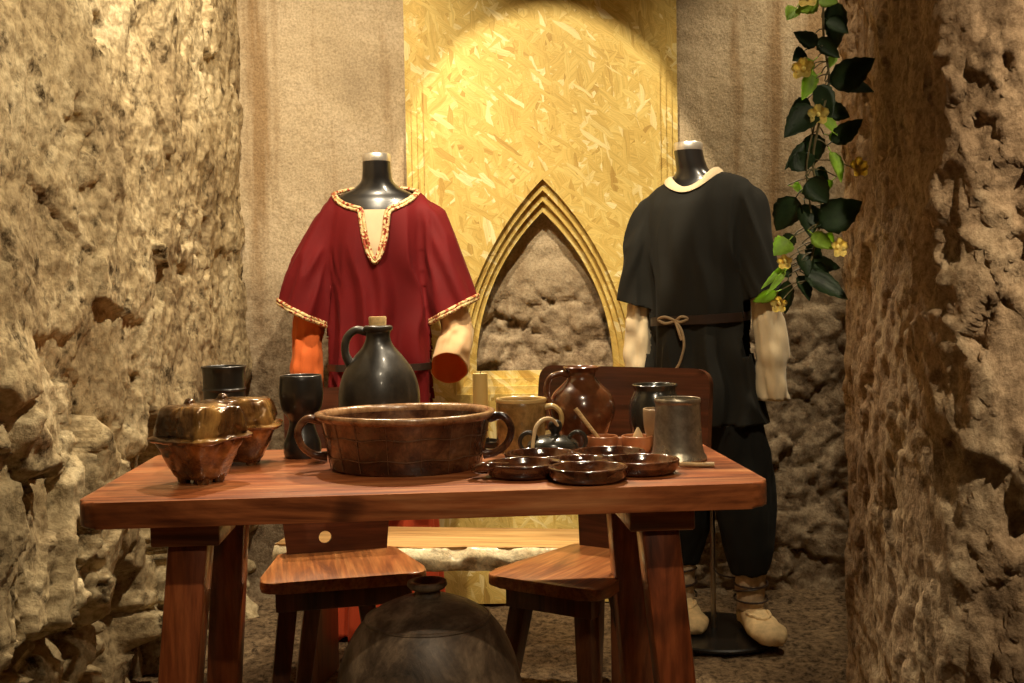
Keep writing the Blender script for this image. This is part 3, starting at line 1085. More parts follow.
# --- five-well serving dish
dish = thing('five_well_dish', 'glossy brown serving dish of five round wells around a small one', 'dish', (0.130, 2.113, T), R(4))
bm = bmesh.new()
wr, wR = 0.073, 0.123
for k in range(5):
    a = R(-90 + 72 * k)
    pf = densify([(0.058, 0.0), (0.068, 0.004), (0.0745, 0.013), (0.0765, 0.024), (0.0755, 0.0275), (0.0715, 0.028), (0.068, 0.024), (0.060, 0.013), (0.045, 0.008), (0.002, 0.007)], 2)
    lathe(bm, pf, 48, (wR * math.cos(a), wR * math.sin(a), 0), wob=0.004)
lathe(bm, densify([(0.055, 0.002), (0.060, 0.010), (0.062, 0.024), (0.055, 0.0275), (0.047, 0.0265), (0.040, 0.016), (0.025, 0.010), (0.002, 0.009)], 2), 40)
finish('wells', bm, M_['dishglaze'], dish, True, 60)
bm = bmesh.new()
tube(bm, [(-0.150, -0.055, 0.020), (-0.186, -0.080, 0.026), (-0.212, -0.066, 0.022), (-0.208, -0.040, 0.016), (-0.180, -0.022, 0.014)], [0.010, 0.009, 0.009, 0.009, 0.010], 12, 6)
finish('handle', bm, M_['dishglaze'], dish)

for ch in dish.children:
    for v in ch.data.vertices:
        v.co.x *= 0.98
        v.co.y *= 0.87

# --- double terracotta salt cup with stick
dbl = thing('double_cup', 'small light terracotta double cup with a wooden stick in it, behind the five-well dish', 'cup', (0.226, 2.355, T), R(-4))
for x in (-0.032, 0.044):
    bm = bmesh.new()
    lathe(bm, hollow(densify([(0.026, 0), (0.031, 0.008), (0.034, 0.026), (0.034, 0.037)], 3), 0.0035, 0.006), 40, (x, 0, 0))
    finish('cup_well', bm, M_['terracotta'], dbl, True, 60)
bm = bmesh.new()
beam(bm, (-0.004, 0, 0.026), (0.016, 0, 0.026), (0.006, 0.009), (0.006, 0.009), 0.002, (0, 0, 1))
finish('bridge', bm, M_['terracotta'], dbl)
bm = bmesh.new()
tube(bm, [(-0.022, 0.0, 0.009), (-0.055, 0.0, 0.052), (-0.090, 0.004, 0.098)], [0.004, 0.0045, 0.005], 10, 3)
finish('stick', bm, M_['palewood'], dbl)['label'] = 'pale wooden stick'
bm = bmesh.new()
lathe(bm, [(0.016, 0.007), (0.0165, 0.02), (0.009, 0.042), (0.002, 0.056)], 20, (0.046, 0, 0))
finish('cone_pestle', bm, M_['straw'], dbl)['label'] = 'small pale cone'

# --- dark pot and beige beaker
bm = bmesh.new()
pf = densify([(0.042, 0), (0.047, 0.006), (0.058, 0.045), (0.060, 0.075), (0.056, 0.105), (0.0475, 0.124), (0.048, 0.130), (0.052, 0.139)], 5)
lathe(bm, hollow(pf, 0.005), 56)
tag(finish('grey_clay_pot', bm, M_['potgrey'], None, True, 60), 'dark grey glazed pot with a wide lip, behind the pewter tankard', 'pot').location = (0.325, 2.465, T)
bm = bmesh.new()
pf = densify([(0.018, 0), (0.022, 0.004), (0.024, 0.02), (0.032, 0.045), (0.035, 0.07), (0.0355, 0.093)], 4)
lathe(bm, hollow(pf, 0.004), 48)
tag(finish('beige_beaker', bm, M_['beigeclay'], None, True, 60), 'small beige clay beaker half hidden between the pewter tankard and the dark grey pot', 'beaker').location = (0.322, 2.376, T)

# --- pewter tankard
tank = thing('pewter_tankard', 'dull pewter tankard with a flared foot, at the right end of the table', 'tankard', (0.343, 2.245, T))
bm = bmesh.new()
pf = [(0.058, 0), (0.060, 0.004), (0.058, 0.010), (0.0545, 0.014), (0.0525, 0.022), (0.0515, 0.028), (0.0505, 0.032), (0.0475, 0.08), (0.0460, 0.118), (0.0475, 0.120), (0.0485, 0.124), (0.0475, 0.128)]
lathe(bm, hollow(pf, 0.003), 72)
finish('body', bm, M_['pewter'], tank, True, 35)

# --- loose stick
bm = bmesh.new()
tube(bm, [(0, 0, 0.0050), (0.06, -0.012, 0.0050), (0.115, -0.022, 0.0050)], [0.004, 0.0048, 0.005], 12, 4)
tag(finish('wooden_stick', bm, M_['palewood'], None), 'pale wooden stick lying on the table in front of the pewter tankard', 'stick').location = (0.284, 2.162, T)

# ================================================================= LARGE JAR UNDER THE TABLE
jar = thing('large_clay_jar', 'very large round sooty clay jar with a small neck, on the floor under the table', 'jar', (-0.180, 2.16, 0))
jar.scale = (1, 1, 1.03)
bm = bmesh.new()
pf = densify([(0.09, 0), (0.10, 0.008), (0.145, 0.09), (0.178, 0.18), (0.190, 0.27), (0.178, 0.35), (0.150, 0.41), (0.112, 0.450), (0.060, 0.474), (0.030, 0.482)], 6)
lathe(bm, pf, 72, wob=0.006, cap1=True)
finish('body', bm, M_['jarclay'], jar, True, 60)
bm = bmesh.new()
lathe(bm, [(0.030, 0.472), (0.026, 0.490), (0.025, 0.494), (0.036, 0.498), (0.041, 0.504), (0.039, 0.511), (0.030, 0.512), (0.024, 0.506), (0.018, 0.488), (0.002, 0.488)], 36, wob=0.01)
finish('neck', bm, M_['jarclay'], jar, True, 60)
bm = bmesh.new()
tube(bm, [(0.124 * math.cos(2 * PI * k / 60), 0.124 * math.sin(2 * PI * k / 60), 0.4385) for k in range(60)], 0.005, 8, 0, closed=True)
finish('shoulder_ridge', bm, M_['jarclay'], jar)

# ================================================================= CLOTHES ON MANNEQUINS


def loft(bm, secs, n=48, cap=True):
    """secs: (z, cx, cy, a, b) elliptical sections"""
    rows = []
    for z, cx, cy, a, b in secs:
        rows.append([bm.verts.new((cx + a * math.cos(2 * PI * i / n), cy + b * math.sin(2 * PI * i / n), z)) for i in range(n)])
    grid_faces(bm, rows)
    if cap:
        bm.faces.new(rows[0][::-1])
        bm.faces.new(rows[-1])


def interp_secs(keys, step=0.02):
    K = np.array(keys, float)
    z = K[:, 0]
    o = np.argsort(z)
    K = K[o]
    zz = np.arange(K[0, 0], K[-1, 0] + 1e-6, step)
    out = []
    P = smooth_path([tuple(k[[1, 2, 3]]) for k in K], 6)
    Q = smooth_path([(k[0], k[4], 0) for k in K], 6)
    for p, q in zip(P, Q):
        out.append((q.x, p.x, p.y, max(p.z, 0.005), max(q.y, 0.005)))
    return out


def sleeve_tube(bm, pts, n=28):
    """pts: (x,y,z,a,b): ellipse sections perpendicular to the path (b along y)"""
    P = smooth_path([p[:3] for p in pts], 6)
    A = smooth_path([(p[3], p[4], 0) for p in pts], 6)
    rows = []
    m = len(P)
    for i, (p, ab) in enumerate(zip(P, A)):
        t = (P[min(i + 1, m - 1)] - P[max(i - 1, 0)]).normalized()
        v = Vector((0, 1, 0))
        v = (v - t * v.dot(t)).normalized()
        u = t.cross(v)
        rows.append([bm.verts.new(p + u * ab.x * math.cos(2 * PI * k / n) + v * ab.y * math.sin(2 * PI * k / n)) for k in range(n)])
    grid_faces(bm, rows)
    bm.faces.new(rows[0][::-1])
    bm.faces.new(rows[-1])


def remeshed(bm, voxel, smooth_it=6):
    """union the overlapping closed shells of bm into one skin"""
    bmesh.ops.recalc_face_normals(bm, faces=bm.faces)
    me = bpy.data.meshes.new('tmp')
    bm.to_mesh(me)
    bm.free()
    o = bpy.data.objects.new('tmp', me)
    col.objects.link(o)
    md = o.modifiers.new('r', 'REMESH')
    md.mode = 'VOXEL'
    md.voxel_size = voxel
    ms = o.modifiers.new('s', 'SMOOTH')
    ms.iterations = smooth_it
    ms.factor = 0.5
    dg = bpy.context.evaluated_depsgraph_get()
    dg.update()
    out = bpy.data.meshes.new_from_object(o.evaluated_get(dg))
    bpy.data.objects.remove(o)
    b = bmesh.new()
    b.from_mesh(out)
    bpy.data.meshes.remove(out)
    return b


def cut(bm, co, no, test):
    fs = [f for f in bm.faces if test(f.calc_center_median())]
    geom = set(fs)
    for f in fs:
        geom.update(f.edges)
        geom.update(f.verts)
    bmesh.ops.bisect_plane(bm, geom=list(geom), plane_co=co, plane_no=no, clear_outer=False)
    c, nrm = Vector(co), Vector(no).normalized()
    kill = [f for f in bm.faces if test(f.calc_center_median()) and (f.calc_center_median() - c).dot(nrm) > 1e-5]
    bmesh.ops.delete(bm, geom=kill, context='FACES')


def inside_poly(x, z, poly):
    c = False
    n = len(poly)
    for i in range(n):
        x0, z0 = poly[i]
        x1, z1 = poly[(i + 1) % n]
        if (z0 > z) != (z1 > z) and x < (x1 - x0) * (z - z0) / (z1 - z0) + x0:
            c = not c
    return c


def shell(bm, thick):
    """give an open cloth surface a real thickness"""
    bmesh.ops.remove_doubles(bm, verts=bm.verts, dist=0.0004)
    bmesh.ops.delete(bm, geom=[v for v in bm.verts if not v.link_faces], context='VERTS')
    bmesh.ops.recalc_face_normals(bm, faces=bm.faces)
    bm.normal_update()
    faces = list(bm.faces)
    be = [e for e in bm.edges if e.is_boundary]
    twin = {}
    for v in list(bm.verts):
        twin[v] = bm.verts.new(v.co - v.normal * thick)
    for f in faces:
        bm.faces.new([twin[v] for v in reversed(f.verts)])
    for e in be:
        a, b = e.verts
        try:
            bm.faces.new((a, b, twin[b], twin[a]))
        except ValueError:
            pass


def belt_on(bm, z, h, mat, parent, tilt=0.0, n=90):
    """strap that follows the cloth around the waist"""
    bv = BVHTree.FromBMesh(bm)
    R0 = []
    for k in range(n):
        a = 2 * PI * k / n
        d = Vector((math.cos(a), math.sin(a), 0))
        hit = bv.ray_cast(d * 0.8 + Vector((0, 0, z)), -d, 0.8)
        R0.append(Vector(hit[0][:2]).length if hit[0] else 0.15)
    R0 = [max(R0[(k + j) % n] for j in range(-2, 3)) for k in range(n)]
    R0 = [sum(R0[(k + j) % n] for j in range(-2, 3)) / 5 for k in range(n)]
    b = bmesh.new()
    rows = []
    for zz in (z - h / 2, z + h / 2):
        rows.append([b.verts.new(((R0[k] + 0.003) * math.cos(2 * PI * k / n), (R0[k] + 0.003) * math.sin(2 * PI * k / n), zz + tilt * math.cos(2 * PI * k / n) + 0.003 * math.sin(4 * PI * k / n))) for k in range(n)])
    grid_faces(b, rows)
    shell(b, -0.004)
    finish('belt', b, mat, parent)
    return R0


def project(bvh, pts, off=0.003):
    out = []
    for x, z in pts:
        h = bvh.ray_cast(Vector((x, -1, z)), Vector((0, 1, 0)))
        if h[0] is None:
            out.append(None)
        else:
            out.append(h[0] + Vector((0, -off, 0)))
    last = next(p for p in out if p is not None)
    res = []
    for (x, z), p in zip(pts, out):
        if p is None:
            p = Vector((x, last.y, z))
        last = p
        res.append(p)
    return res


def hem_loop(bm, co, no, test, tol=0.012):
    """ordered boundary vertices near a cutting plane"""
    c, nrm = Vector(co), Vector(no).normalized()
    be = [e for e in bm.edges if e.is_boundary and all(abs((v.co - c).dot(nrm)) < tol and test(v.co) for v in e.verts)]
    if not be:
        return []
    nxt = {}
    for e in be:
        a, b = e.verts
        nxt.setdefault(a, []).append(b)
        nxt.setdefault(b, []).append(a)
    seen = set()
    best = []
    for e0 in be:
        if e0.verts[0] in seen:
            continue
        start = e0.verts[0]
        loop, prev, cur = [start.co.copy()], None, start
        seen.add(start)
        while True:
            cand = [v for v in nxt[cur] if v is not prev and v not in seen]
            if not cand:
                break
            prev, cur = cur, cand[0]
            seen.add(cur)
            loop.append(cur.co.copy())
        if len(loop) > len(best):
            best = loop
    loop = best
    # resample
    L = [0]
    for a, b in zip(loop, loop[1:] + loop[:1]):
        L.append(L[-1] + (b - a).length)
    pts = loop + [loop[0]]
    m = 48
    A = np.array([p[:] for p in pts])
    s = np.linspace(0, L[-1], m, endpoint=False)
    return [Vector([float(np.interp(q, L, A[:, k])) for k in range(3)]) for q in s]


def mannequin_torso(t, w=1.0, neck_lean=0.0):
    bm = bmesh.new()
    keys = [(0.86, 0, 0, 0.125 * w, 0.085), (0.95, 0, 0, 0.125 * w, 0.085), (1.1, 0, 0, 0.115 * w, 0.08), (1.26, 0, -0.005, 0.128 * w, 0.088), (1.36, 0, 0, 0.142 * w, 0.084), (1.415, 0, 0, 0.148 * w, 0.066),
            (1.442, 0, 0.002, 0.118 * w, 0.054), (1.462, neck_lean * .3, 0.004, 0.078 * w, 0.050), (1.485, neck_lean * .6, 0.004, 0.053, 0.048), (1.51, neck_lean * .8, 0, 0.047, 0.046), (1.548, neck_lean, -0.002, 0.045, 0.045)]
    loft(bm, interp_secs(keys), 48)
    finish('torso_shell', bm, M_['gloss_black'], t, True, 50)
    bm = bmesh.new()
    lathe(bm, [(0.040, 1.546), (0.0445, 1.546), (0.0455, 1.549), (0.0455, 1.570), (0.043, 1.573), (0.002, 1.573)], 36, (neck_lean, -0.002, 0))
    finish('neck_cap', bm, M_['chrome'], t, True, 40)['label'] = 'shiny metal neck cap'


# ---------------- woman
W = thing('dressed_mannequin', 'headless mannequin in a crimson tunic with gold braid and wide orange sleeves', 'mannequin', (-0.430, 3.53, -0.008), 0)
mannequin_torso(W)
bm = bmesh.new()
keys = [(0.40, 0, 0, 0.225, 0.17), (0.52, 0, 0, 0.215, 0.165), (0.7, 0, 0, 0.203, 0.155), (0.86, 0, 0, 0.19, 0.14), (1.0, 0, 0, 0.168, 0.125), (1.14, 0, 0, 0.155, 0.118), (1.27, 0, -0.004, 0.160, 0.118),
        (1.37, 0, 0, 0.168, 0.106), (1.42, 0, 0, 0.168, 0.082), (1.452, 0, 0, 0.135, 0.064), (1.475, 0, 0, 0.09, 0.055)]
loft(bm, interp_secs(keys), 56)
for s in (-1, 1):
    sleeve_tube(bm, [(s * 0.10, 0, 1.385, 0.05, 0.06), (s * 0.152, 0, 1.368, 0.056, 0.066), (s * 0.182, -0.003, 1.30, 0.062, 0.070), (s * 0.204, -0.006, 1.22, 0.070, 0.076), (s * 0.226, -0.01, 1.14, 0.080, 0.086), (s * 0.246, -0.012, 1.05, 0.088, 0.092), (s * 0.256, -0.012, 0.99, 0.092, 0.092)])
bm = remeshed(bm, 0.0075, 5)


def folds_w(P, N):
    z = P[:, 2]
    amp = np.interp(z, [0.25, 0.8, 1.0, 1.15, 1.35, 1.45], [0.055, 0.048, 0.040, 0.028, 0.010, 0.004])
    q = np.stack([P[:, 0] * 13, P[:, 1] * 9, z * 1.1], 1)
    q[:, 0] += fbm(P * 3, 2) * 0.7
    d = (np.abs(fbm(q, 2, 0.4)) * -2 + 0.35) * amp
    # drag folds from the shoulders into the sleeves
    out = sstep(0.14, 0.2, np.abs(P[:, 0]))
    q2 = np.stack([P[:, 0] * 15 + np.sign(P[:, 0]) * z * 6, P[:, 1] * 9, z * 2], 1)
    d = d * (1 - out) + (np.abs(fbm(q2, 2, 0.4)) * -2 + 0.4) * 0.026 * out
    return d


displace(bm, folds_w)
WH = [((-0.262, 0, 1.065), (-0.50, 0.0, -1), lambda c: c.x < -0.165 and c.z < 1.16),
      ((0.262, 0, 1.070), (0.50, 0.0, -1), lambda c: c.x > 0.165 and c.z < 1.16)]
# drop the sleeves' lower ends first where they hang beside the body
for co, no, te in WH:
    cut(bm, co, no, te)
    kill = [f for f in bm.faces if te(f.calc_center_median()) and (f.calc_center_median() - Vector(co)).dot(Vector(no)) > 0]
    bmesh.ops.delete(bm, geom=kill, context='FACES')
cut(bm, (0, 0, 0.43), (0, 0, -1), lambda c: True)
bmesh.ops.delete(bm, geom=[f for f in bm.faces if f.calc_center_median().z < 0.43], context='FACES')
NECK = [(-0.135, 1.56), (-0.128, 1.452), (-0.115, 1.432), (-0.090, 1.412), (-0.060, 1.400), (-0.040, 1.392), (-0.034, 1.37), (-0.026, 1.31), (-0.012, 1.255), (0.004, 1.230), (0.018, 1.255), (0.032, 1.31), (0.038, 1.37), (0.046, 1.392), (0.066, 1.402),
        (0.092, 1.416), (0.114, 1.436), (0.126, 1.455), (0.135, 1.56)]
NECK = [(x * 1.08, z - 0.006) for x, z in NECK]
bvh = BVHTree.FromBMesh(bm)
trim_pts = project(bvh, [(x, z) for x, z in NECK[1:-1]], 0.001)
neck_back = [(0.10, 0.035, 1.462), (0.05, 0.052, 1.468), (0, 0.056, 1.47), (-0.05, 0.052, 1.468), (-0.10, 0.035, 1.462)]
kill = []
for f in bm.faces:
    c = f.calc_center_median()
    if c.y < 0.03 and inside_poly(c.x, c.z, NECK):
        kill.append(f)
    elif c.z > 1.462 and abs(c.x) < 0.10:
        kill.append(f)
bmesh.ops.delete(bm, geom=kill, context='FACES')
loops = [hem_loop(bm, co, no, te) for co, no, te in WH]
belt_on(bm, 0.886, 0.022, M_['belt'], W, 0.004)
shell(bm, 0.003)
finish('tunic', bm, M_['red'], W, True, 0)
bm = bmesh.new()
for dx in (-0.0055, 0.0055):
    for s in (0,):
        pp = []
        m = len(trim_pts)
        for i, p in enumerate(trim_pts):
            a, b = trim_pts[max(i - 1, 0)], trim_pts[min(i + 1, m - 1)]
            tt = (b - a).normalized()
            nn = Vector((-tt.z, 0, tt.x))
            pp.append(p + nn * (dx - 0.001) + Vector((0, -0.002, 0)))
        tube(bm, pp, 0.0058, 8, 5)
tube(bm, [trim_pts[-1]] + [Vector(q) for q in neck_back] + [trim_pts[0]], 0.006, 8, 5)
finish('neckline_braid', bm, M_['trim'], W, True, 0)['label'] = 'gold and red braid'
for lp in loops:
    if len(lp) > 8:
        bm = bmesh.new()
        tube(bm, lp, 0.0064, 8, 0, closed=True)
        tube(bm, [p + Vector((0, 0, 0.010)) for p in lp], 0.0060, 8, 0, closed=True)
        finish('cuff_braid', bm, M_['trim'], W, True, 0)['label'] = 'gold and red braid'
# undershirt seen in the slit
bm = bmesh.new()
keys = [(1.10, 0, 0, 0.122, 0.092), (1.18, 0, 0, 0.128, 0.098), (1.28, 0, -0.006, 0.138, 0.100), (1.36, 0, 0, 0.147, 0.091), (1.388, 0, 0, 0.150, 0.082)]
loft(bm, interp_secs(keys), 48)
finish('undershirt', bm, M_['cream'], W)
# long under-sleeves


def under_sleeve(name, mat, parent, pts, seed, lining=None, wr=0.006, ringf=26):
    for which, mt, ins in ((name, mat, 0.0), ('sleeve_lining', lining, 0.004)):
        if mt is None:
            continue
        bm = bmesh.new()
        P = smooth_path([p[:3] for p in pts], 10)
        A = smooth_path([(p[3], p[4], p[5] if len(p) > 5 else 0) for p in pts], 10)
        rows = []
        n = 40
        m = len(P)
        for i, (p, ab) in enumerate(zip(P, A)):
            row = []
            for k in range(n):
                a = 2 * PI * k / n
                q = np.array([[math.cos(a) * 2.2 + seed, math.sin(a) * 2.2, p.z * ringf]])
                q2 = np.array([[math.cos(a) * 3.2 + seed, math.sin(a) * 3.2, p.z * 3]])
                w = 1 + (float(vnoise(q)[0]) * wr + float(vnoise(q2)[0]) * 0.006) / max(ab.x, 0.01)
                # ab.z skews the section so that the hem is lower at the back
                dz = ab.z * math.sin(a)
                row.append(bm.verts.new((p.x + (ab.x - ins) * math.cos(a) * w, p.y + (ab.y - ins) * math.sin(a) * w, p.z - dz)))
            rows.append(row)
        grid_faces(bm, rows)
        shell(bm, 0.002)
        finish(which, bm, mt, parent, True, 0)


under_sleeve('under_sleeve', M_['orange'], W, [(-0.215, -0.01, 1.13, 0.050, 0.05), (-0.232, -0.012, 1.02, 0.050, 0.052), (-0.240, -0.015, 0.93, 0.050, 0.055), (-0.242, -0.015, 0.84, 0.055, 0.058), (-0.244, -0.015, 0.75, 0.060, 0.06)], 3)
under_sleeve('under_sleeve', M_['peach'], W, [(0.215, -0.01, 1.13, 0.048, 0.05, 0), (0.240, -0.015, 1.05, 0.050, 0.055, 0.0), (0.247, -0.02, 0.99, 0.054, 0.065, 0.01), (0.236, -0.03, 0.93, 0.060, 0.075, 0.03), (0.222, -0.04, 0.875, 0.062, 0.082, 0.055)], 8, M_['orange'])
bm = bmesh.new()
keys = [(0.012, 0, 0.0, 0.185, 0.17), (0.15, 0, 0, 0.178, 0.16), (0.35, 0, 0, 0.168, 0.145), (0.6, 0, 0, 0.15, 0.12), (0.84, 0, 0, 0.125, 0.095)]
loft(bm, interp_secs(keys), 96)


def folds_sk(P, N):
    th = np.arctan2(P[:, 1], P[:, 0])
    return np.sin(th * 11 + 1.2 * np.sin(th * 3)) * np.interp(P[:, 2], [0, 0.5, 0.8], [0.020, 0.010, 0.0])


displace(bm, folds_sk)
finish('underskirt', bm, M_['redskirt'], W, True, 0)['label'] = 'orange-red underskirt reaching the floor'

# ---------------- man
MN = thing('dressed_mannequin', 'headless mannequin in a black tunic with corded belt, white collar and hide shoes', 'mannequin', (0.600, 3.44, 0), R(-24))
mannequin_torso(MN, 1.0, -0.032)
bm = bmesh.new()
keys = [(0.66, 0, 0, 0.215, 0.165), (0.8, 0, 0, 0.192, 0.150), (0.92, 0, 0, 0.170, 0.136), (1.0, 0, 0, 0.155, 0.126), (1.1, 0, 0, 0.155, 0.128), (1.25, 0, -0.004, 0.158, 0.126),
        (1.36, 0, 0, 0.172, 0.112), (1.41, 0, 0, 0.170, 0.090), (1.440, 0, 0, 0.145, 0.074), (1.465, -0.006, 0, 0.090, 0.064)]
loft(bm, interp_secs(keys), 56)
for s in (-1, 1):
    sleeve_tube(bm, [(s * 0.10, 0, 1.38, 0.05, 0.06), (s * 0.152, 0, 1.362, 0.060, 0.068), (s * 0.176, -0.002, 1.30, 0.060, 0.074), (s * 0.188, -0.004, 1.20, 0.060, 0.078), (s * 0.200, -0.006, 1.11, 0.063, 0.082), (s * 0.208, -0.006, 1.02, 0.066, 0.082), (s * 0.210, -0.006, 0.98, 0.066, 0.082)])
bm = remeshed(bm, 0.0075, 5)


def folds_m(P, N):
    z = P[:, 2]
    amp = np.interp(z, [0.66, 0.9, 1.0, 1.1, 1.35, 1.45], [0.060, 0.045, 0.020, 0.028, 0.010, 0.004])
    q = np.stack([P[:, 0] * 11 + 5, P[:, 1] * 9, z * 1.0], 1)
    q[:, 0] += fbm(P * 3, 2) * 0.6
    d = (np.abs(fbm(q, 2, 0.4)) * -2 + 0.35) * amp
    out = sstep(0.14, 0.19, np.abs(P[:, 0]))
    q2 = np.stack([P[:, 0] * 14 + np.sign(P[:, 0]) * z * 6, P[:, 1] * 9 + 4, z * 2], 1)
    return d * (1 - out) + (np.abs(fbm(q2, 2, 0.4)) * -2 + 0.4) * 0.022 * out


displace(bm, folds_m)
for v in bm.verts:
    v.co.z += 0.10 * v.co.x * float(sstep(1.2, 1.4, v.co.z))
MH = [((-0.208, 0, 1.065), (-0.30, 0.0, -1), lambda c: c.x < -0.150 and 0.9 < c.z < 1.16),
      ((0.208, 0, 1.085), (0.30, 0.0, -1), lambda c: c.x > 0.150 and 0.9 < c.z < 1.16)]
for co, no, te in MH:
    cut(bm, co, no, te)
bmesh.ops.delete(bm, geom=[f for f in bm.faces if f.calc_center_median().z < 0.688], context='FACES')
bvh = BVHTree.FromBMesh(bm)
cp = []
for k in range(40):
    a = 2 * PI * k / 40
    x, y = -0.012 + 0.086 * math.cos(a), -0.012 + 0.078 * math.sin(a)
    h = bvh.ray_cast(Vector((x, y, 2)), Vector((0, 0, -1)))
    cp.append(Vector((x, y, (h[0].z if h[0] else 1.44) + 0.003)))
for it in range(3):
    cp = [Vector((p.x, p.y, (cp[i - 1].z + p.z * 2 + cp[(i + 1) % 40].z) / 4)) for i, p in enumerate(cp)]
bmesh.ops.delete(bm, geom=[f for f in bm.faces if f.calc_center_median().z > 1.38 and ((f.calc_center_median().x + 0.012) / 0.086) ** 2 + ((f.calc_center_median().y + 0.012) / 0.078) ** 2 < 1], context='FACES')
MR = belt_on(bm, 1.014, 0.028, M_['belt'], MN, 0.010)
shell(bm, 0.003)
finish('tunic', bm, M_['black'], MN, True, 0)
bm = bmesh.new()
rows = []
for f, dz in ((1.10, -0.004), (1.04, 0.006), (0.92, 0.014), (0.80, 0.014)):
    rows.append([bm.verts.new((-0.012 + (p.x + 0.012) * f, -0.012 + (p.y + 0.012) * f, p.z + dz)) for p in cp])
grid_faces(bm, rows)
shell(bm, 0.003)
finish('collar', bm, M_['cream'], MN)['label'] = 'white collar'
bm = bmesh.new()
bx, by, bz = -0.045, -MR[66] * 0.955 - 0.010, 1.012
tube(bm, [(bx, by, bz), (bx - 0.03, by - 0.006, bz + 0.012), (bx - 0.055, by + 0.004, bz + 0.004), (bx - 0.03, by - 0.004, bz - 0.008), (bx, by, bz), (bx + 0.02, by - 0.004, bz + 0.012), (bx + 0.04, by, bz + 0.006), (bx + 0.02, by - 0.003, bz - 0.004), (bx, by, bz)], 0.0045, 8, 6)
tube(bm, [(bx, by, bz), (bx + 0.022, by - 0.008, bz - 0.03), (bx + 0.03, by - 0.010, bz - 0.075), (bx + 0.018, by - 0.012, bz - 0.125), (bx + 0.004, by - 0.012, bz - 0.15)], 0.0042, 8, 6)
tube(bm, [(bx, by, bz), (bx + 0.012, by - 0.008, bz - 0.03), (bx + 0.022, by - 0.010, bz - 0.06)], 0.0042, 8, 6)
finish('cord_bow', bm, M_['cord'], MN)['label'] = 'pale cord tied in a bow'
under_sleeve('under_sleeve', M_['cream'], MN, [(-0.190, 0, 1.14, 0.040, 0.045), (-0.200, 0, 1.0, 0.042, 0.046), (-0.205, 0, 0.88, 0.042, 0.046), (-0.208, 0, 0.76, 0.042, 0.044)], 5, None, 0.010, 20)
under_sleeve('under_sleeve', M_['cream'], MN, [(0.195, 0, 1.14, 0.044, 0.048), (0.210, 0, 1.0, 0.048, 0.050), (0.222, 0, 0.88, 0.048, 0.050), (0.228, 0, 0.76, 0.046, 0.044)], 11, None, 0.012, 20)
# trousers: one garment
bm = bmesh.new()
loft(bm, interp_secs([(0.72, 0, 0, 0.15, 0.11), (0.85, 0, 0, 0.15, 0.115), (0.95, 0, 0, 0.13, 0.1)]), 40)
FEET = [(0.150, 0.02), (-0.088, 0.055)]
for fx, fy in FEET:
    k0 = 0.075 if fx > 0 else -0.075
    sleeve_tube(bm, [(k0, 0, 0.84, 0.090, 0.095), (k0 * 1.25, 0, 0.68, 0.102, 0.10), ((k0 + fx) / 2 + 0.015, fy * .5, 0.48, 0.102, 0.10), (fx * .95, fy, 0.30, 0.082, 0.085), (fx, fy, 0.205, 0.060, 0.066)])
bm = remeshed(bm, 0.0085, 4)


def folds_t(P, N):
    return fbm(np.stack([P[:, 0] * 16, P[:, 1] * 16, P[:, 2] * 5], 1), 3) * 0.014


displace(bm, folds_t)
finish('trousers', bm, M_['trouser'], MN, True, 0)


def rotz(p, a):
    return (p[0] * math.cos(a) - p[1] * math.sin(a), p[0] * math.sin(a) + p[1] * math.cos(a))


